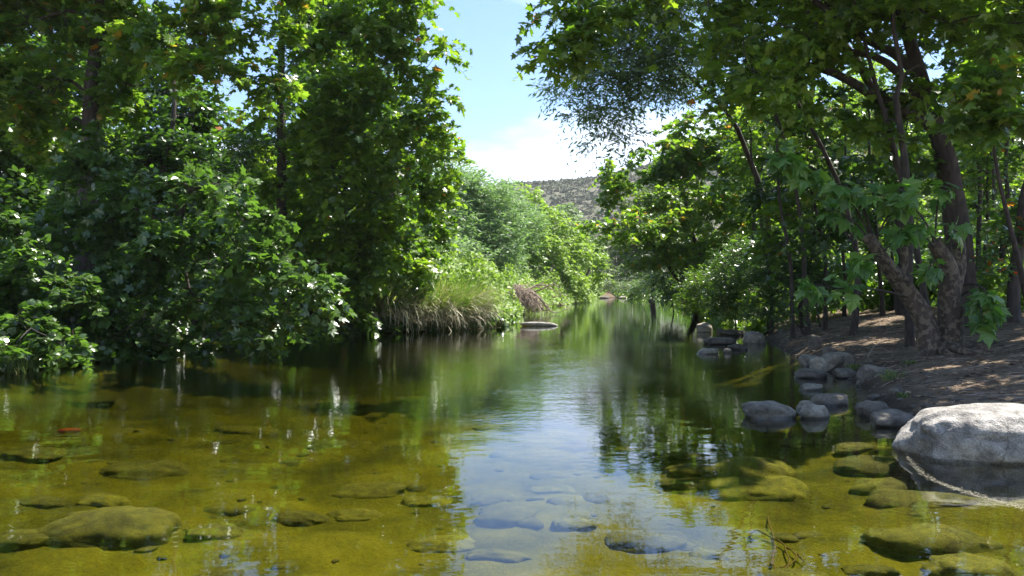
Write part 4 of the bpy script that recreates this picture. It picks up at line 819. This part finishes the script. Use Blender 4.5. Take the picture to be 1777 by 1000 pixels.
# scum line drifting by the boulder
m, nt, N, L, out = new_mat('scum'); p = N('ShaderNodeBsdfPrincipled'); p.inputs['Base Color'].default_value = (.22, .20, .14, 1); p.inputs['Roughness'].default_value = .6; L(p.outputs[0], out.inputs[0])
r = np.random.RandomState(6); path = smooth([PG(*a) for a in ((1572, 785), (1590, 815), (1625, 838), (1680, 856), (1735, 872), (1790, 885), (1850, 897))], 60)
V_ = []; T_ = []
for k in range(1300):
    u = r.rand() ** .8 * 58; k0 = int(u); p_ = path[k0] + (path[k0 + 1] - path[k0]) * (u - k0); wd = .018 + .06 * min(1, u / 28) * (1 - .35 * (u / 58))
    c = p_ + np.array([r.randn() * wd * .3, r.randn() * wd, 0]); s_ = r.uniform(.0015, .0045); a = r.uniform(0, 6.28, 1) + np.array([0, 1.3, 2.5, 3.9, 5.2]); b0 = len(V_)
    rr_ = s_ * r.uniform(.6, 1.3, 5)
    for j in range(5): V_.append((c[0] + math.cos(a[j]) * rr_[j] * 1.6, c[1] + math.sin(a[j]) * rr_[j], .003))
    T_.append([b0 + j for j in range(5)])
o = mesh_obj('foam', V_, np.array(T_).ravel(), np.full(len(T_), 5), m); tag(o, 'thin line of pale scum drifting from the boulder to the right edge', 'scum', kind='stuff')

# sprigs of grass, sticks, leaf litter on the right bank
def on_ground(px, py):
    for Y in np.arange(4, 60, .03):
        p_ = P(px, py, Y)
        if p_[2] <= float(ground_z(p_[0], p_[1])): return p_
for k, (px, py, hp, lb) in enumerate([(1548, 660, .22, 'bright green grass sprig in the mud beside the dark stone'), (1482, 640, .14, 'small grass sprig between the pale stones'), (1568, 690, .10, 'low green sprig by the muddy inlet'), (1606, 614, .09, 'tiny green sprig at the foot of the pruned sycamore'), (1578, 632, .1, 'thin sprig right of the bright green grass')]):
    c = on_ground(px, py); mb = MB(); r = np.random.RandomState(500 + k)
    for j in range(34):
        a = r.uniform(0, 6.28); d = np.array([math.cos(a), math.sin(a), 0]) * hp * r.uniform(.2, .8); b0 = c + np.array([r.randn() * hp * .3, r.randn() * hp * .3, -.01]); h = hp * r.uniform(.5, 1)
        mb.tube([b0, b0 + UP * h * .6 + d * .4, b0 + UP * h * .7 + d], [.006, .006, .001], 3, cap=False, t=r.uniform(.3, .9))
    o = mb.build('grass_tuft', M['sedge'], origin=c); tag(o, lb, 'grass tuft')
c0, c1, c2 = on_ground(1498, 640), on_ground(1517, 606), on_ground(1568, 590)
mb = MB(); mb.tube(smooth([c0 + UP * .02, c1 + UP * .12, c2 + UP * .03], 10), np.linspace(.009, .006, 10), 5); o = mb.build('dry_stick', M['twig'], origin=c1); tag(o, 'bent pale dry stick lying on the dirt above the stones', 'stick')
r = np.random.RandomState(15); n = 8000; yy = r.uniform(6, 24, n); xx = xr(yy) + .3 + np.abs(r.randn(n)) * 3; zz = ground_z(xx, yy) + .008
pos = np.stack([xx, yy, zz], -1); a = r.uniform(0, 6.28, n); ax = np.stack([np.cos(a), np.sin(a), 0 * a], -1)
m = leaf_mat('litter_leaves', [(0, (.10, .06, .035)), (.7, (.22, .14, .08)), (1, (.36, .26, .15))], (1, 1, 1), tw=.1, rough=.8)
V_, T_, ti = place_leaves('syc', pos, ax, nrm(UP + r.randn(n, 3) * .15), r.uniform(.03, .09, n), r); o = mesh_obj('leaf_litter', V_, T_.ravel(), np.full(len(T_), 3), m, tint=ti); tag(o, 'dry fallen leaves scattered on the dirt bank', 'leaf litter', kind='stuff')

mb = MB(); r = np.random.RandomState(31)
for k in range(420):
    y_ = r.uniform(6.5, 22); x_ = float(xr(y_)) + .25 + abs(r.randn()) * 2.6; a = r.uniform(0, 6.28); l_ = r.uniform(.04, .32); w_ = np.array([math.cos(a), math.sin(a), 0]) * l_; q0 = np.array([x_, y_, 0]); q1 = q0 + w_ * .5 + r.randn(3) * .02; q2 = q0 + w_
    for q_ in (q0, q1, q2): q_[2] = float(ground_z(q_[0], q_[1])) + r.uniform(.003, .02)
    mb.tube([q0, q1, q2], [.005, .004, .002], 4, cap=False)
o = mb.build('fallen_twigs', M['twig']); tag(o, 'small dry twigs strewn over the dirt bank', 'twigs', kind='stuff')

# ---- scrub on the hill
r = np.random.RandomState(21); n = 5200; u = r.uniform(-60, 330, n); v = r.uniform(.25, 1, n); hp_ = hill_pt(u, v)
dens = fbm(hp_[:, 0] / 40, hp_[:, 1] / 40, 5, 3) + v * .15 + r.randn(n) * .25; keep = (dens > -.15) | (v > .97); hp_ = hp_[keep]; s_ = r.uniform(1.0, 3.2, len(hp_))
k = 34; N_ = len(hp_); d = nrm(r.randn(N_, k, 3)); d[:, :, 2] = np.abs(d[:, :, 2]); pos = hp_[:, None] + d * s_[:, None, None] * np.array([1, 1, .5]) * r.uniform(.75, 1.1, (N_, k, 1))
ax = nrm(r.randn(N_, k, 3)); no = nrm(d * .5 + UP + r.randn(N_, k, 3) * .3); ti = np.clip((.5 + 1.1 * fbm(hp_[:, 0] / 28, hp_[:, 1] / 28, 8, 3) + .12 * r.randn(N_))[:, None] + r.randn(N_, k) * .1, 0, 1)
M['scrub'] = leaf_mat('scrub_leaves', [(0, (.07, .08, .04)), (.5, (.09, .11, .048)), (.75, (.115, .105, .062)), (1, (.11, .135, .055))], (1, 1, 1), tw=.1, rough=.8)
V_, T_, ti = place_leaves('far', pos.reshape(-1, 3), ax.reshape(-1, 3), no.reshape(-1, 3), np.repeat(s_, k) * r.uniform(.4, .8, N_ * k), r, ti.ravel())
o = mesh_obj('hillside_scrub', V_, T_.ravel(), np.full(len(T_), 3), M['scrub'], tint=ti); tag(o, 'dull green and brown scrub covering the distant hill', 'scrub', kind='stuff')

# ---- haze
HAZE = 0.00016
if HAZE:
    m, nt, N, L, out = new_mat('air_haze'); pv = N('ShaderNodeVolumePrincipled'); pv.inputs['Color'].default_value = (.86, .90, 1, 1); pv.inputs['Density'].default_value = HAZE; pv.inputs['Anisotropy'].default_value = .3; L(pv.outputs[0], out.inputs['Volume'])
    x0, x1, y0, y1, z0, z1 = -2560, 2560, -260, 3060, -8, 260
    V = [(x0, y0, z0), (x1, y0, z0), (x1, y1, z0), (x0, y1, z0), (x0, y0, z1), (x1, y0, z1), (x1, y1, z1), (x0, y1, z1)]
    Fh = [(3, 2, 1, 0), (4, 5, 6, 7), (0, 1, 5, 4), (1, 2, 6, 5), (2, 3, 7, 6), (3, 0, 4, 7)]
    o = mesh_obj('haze', V, np.array(Fh).ravel(), np.full(6, 4), m); tag(o, 'thin pale summer haze in the air', 'haze', kind='stuff')
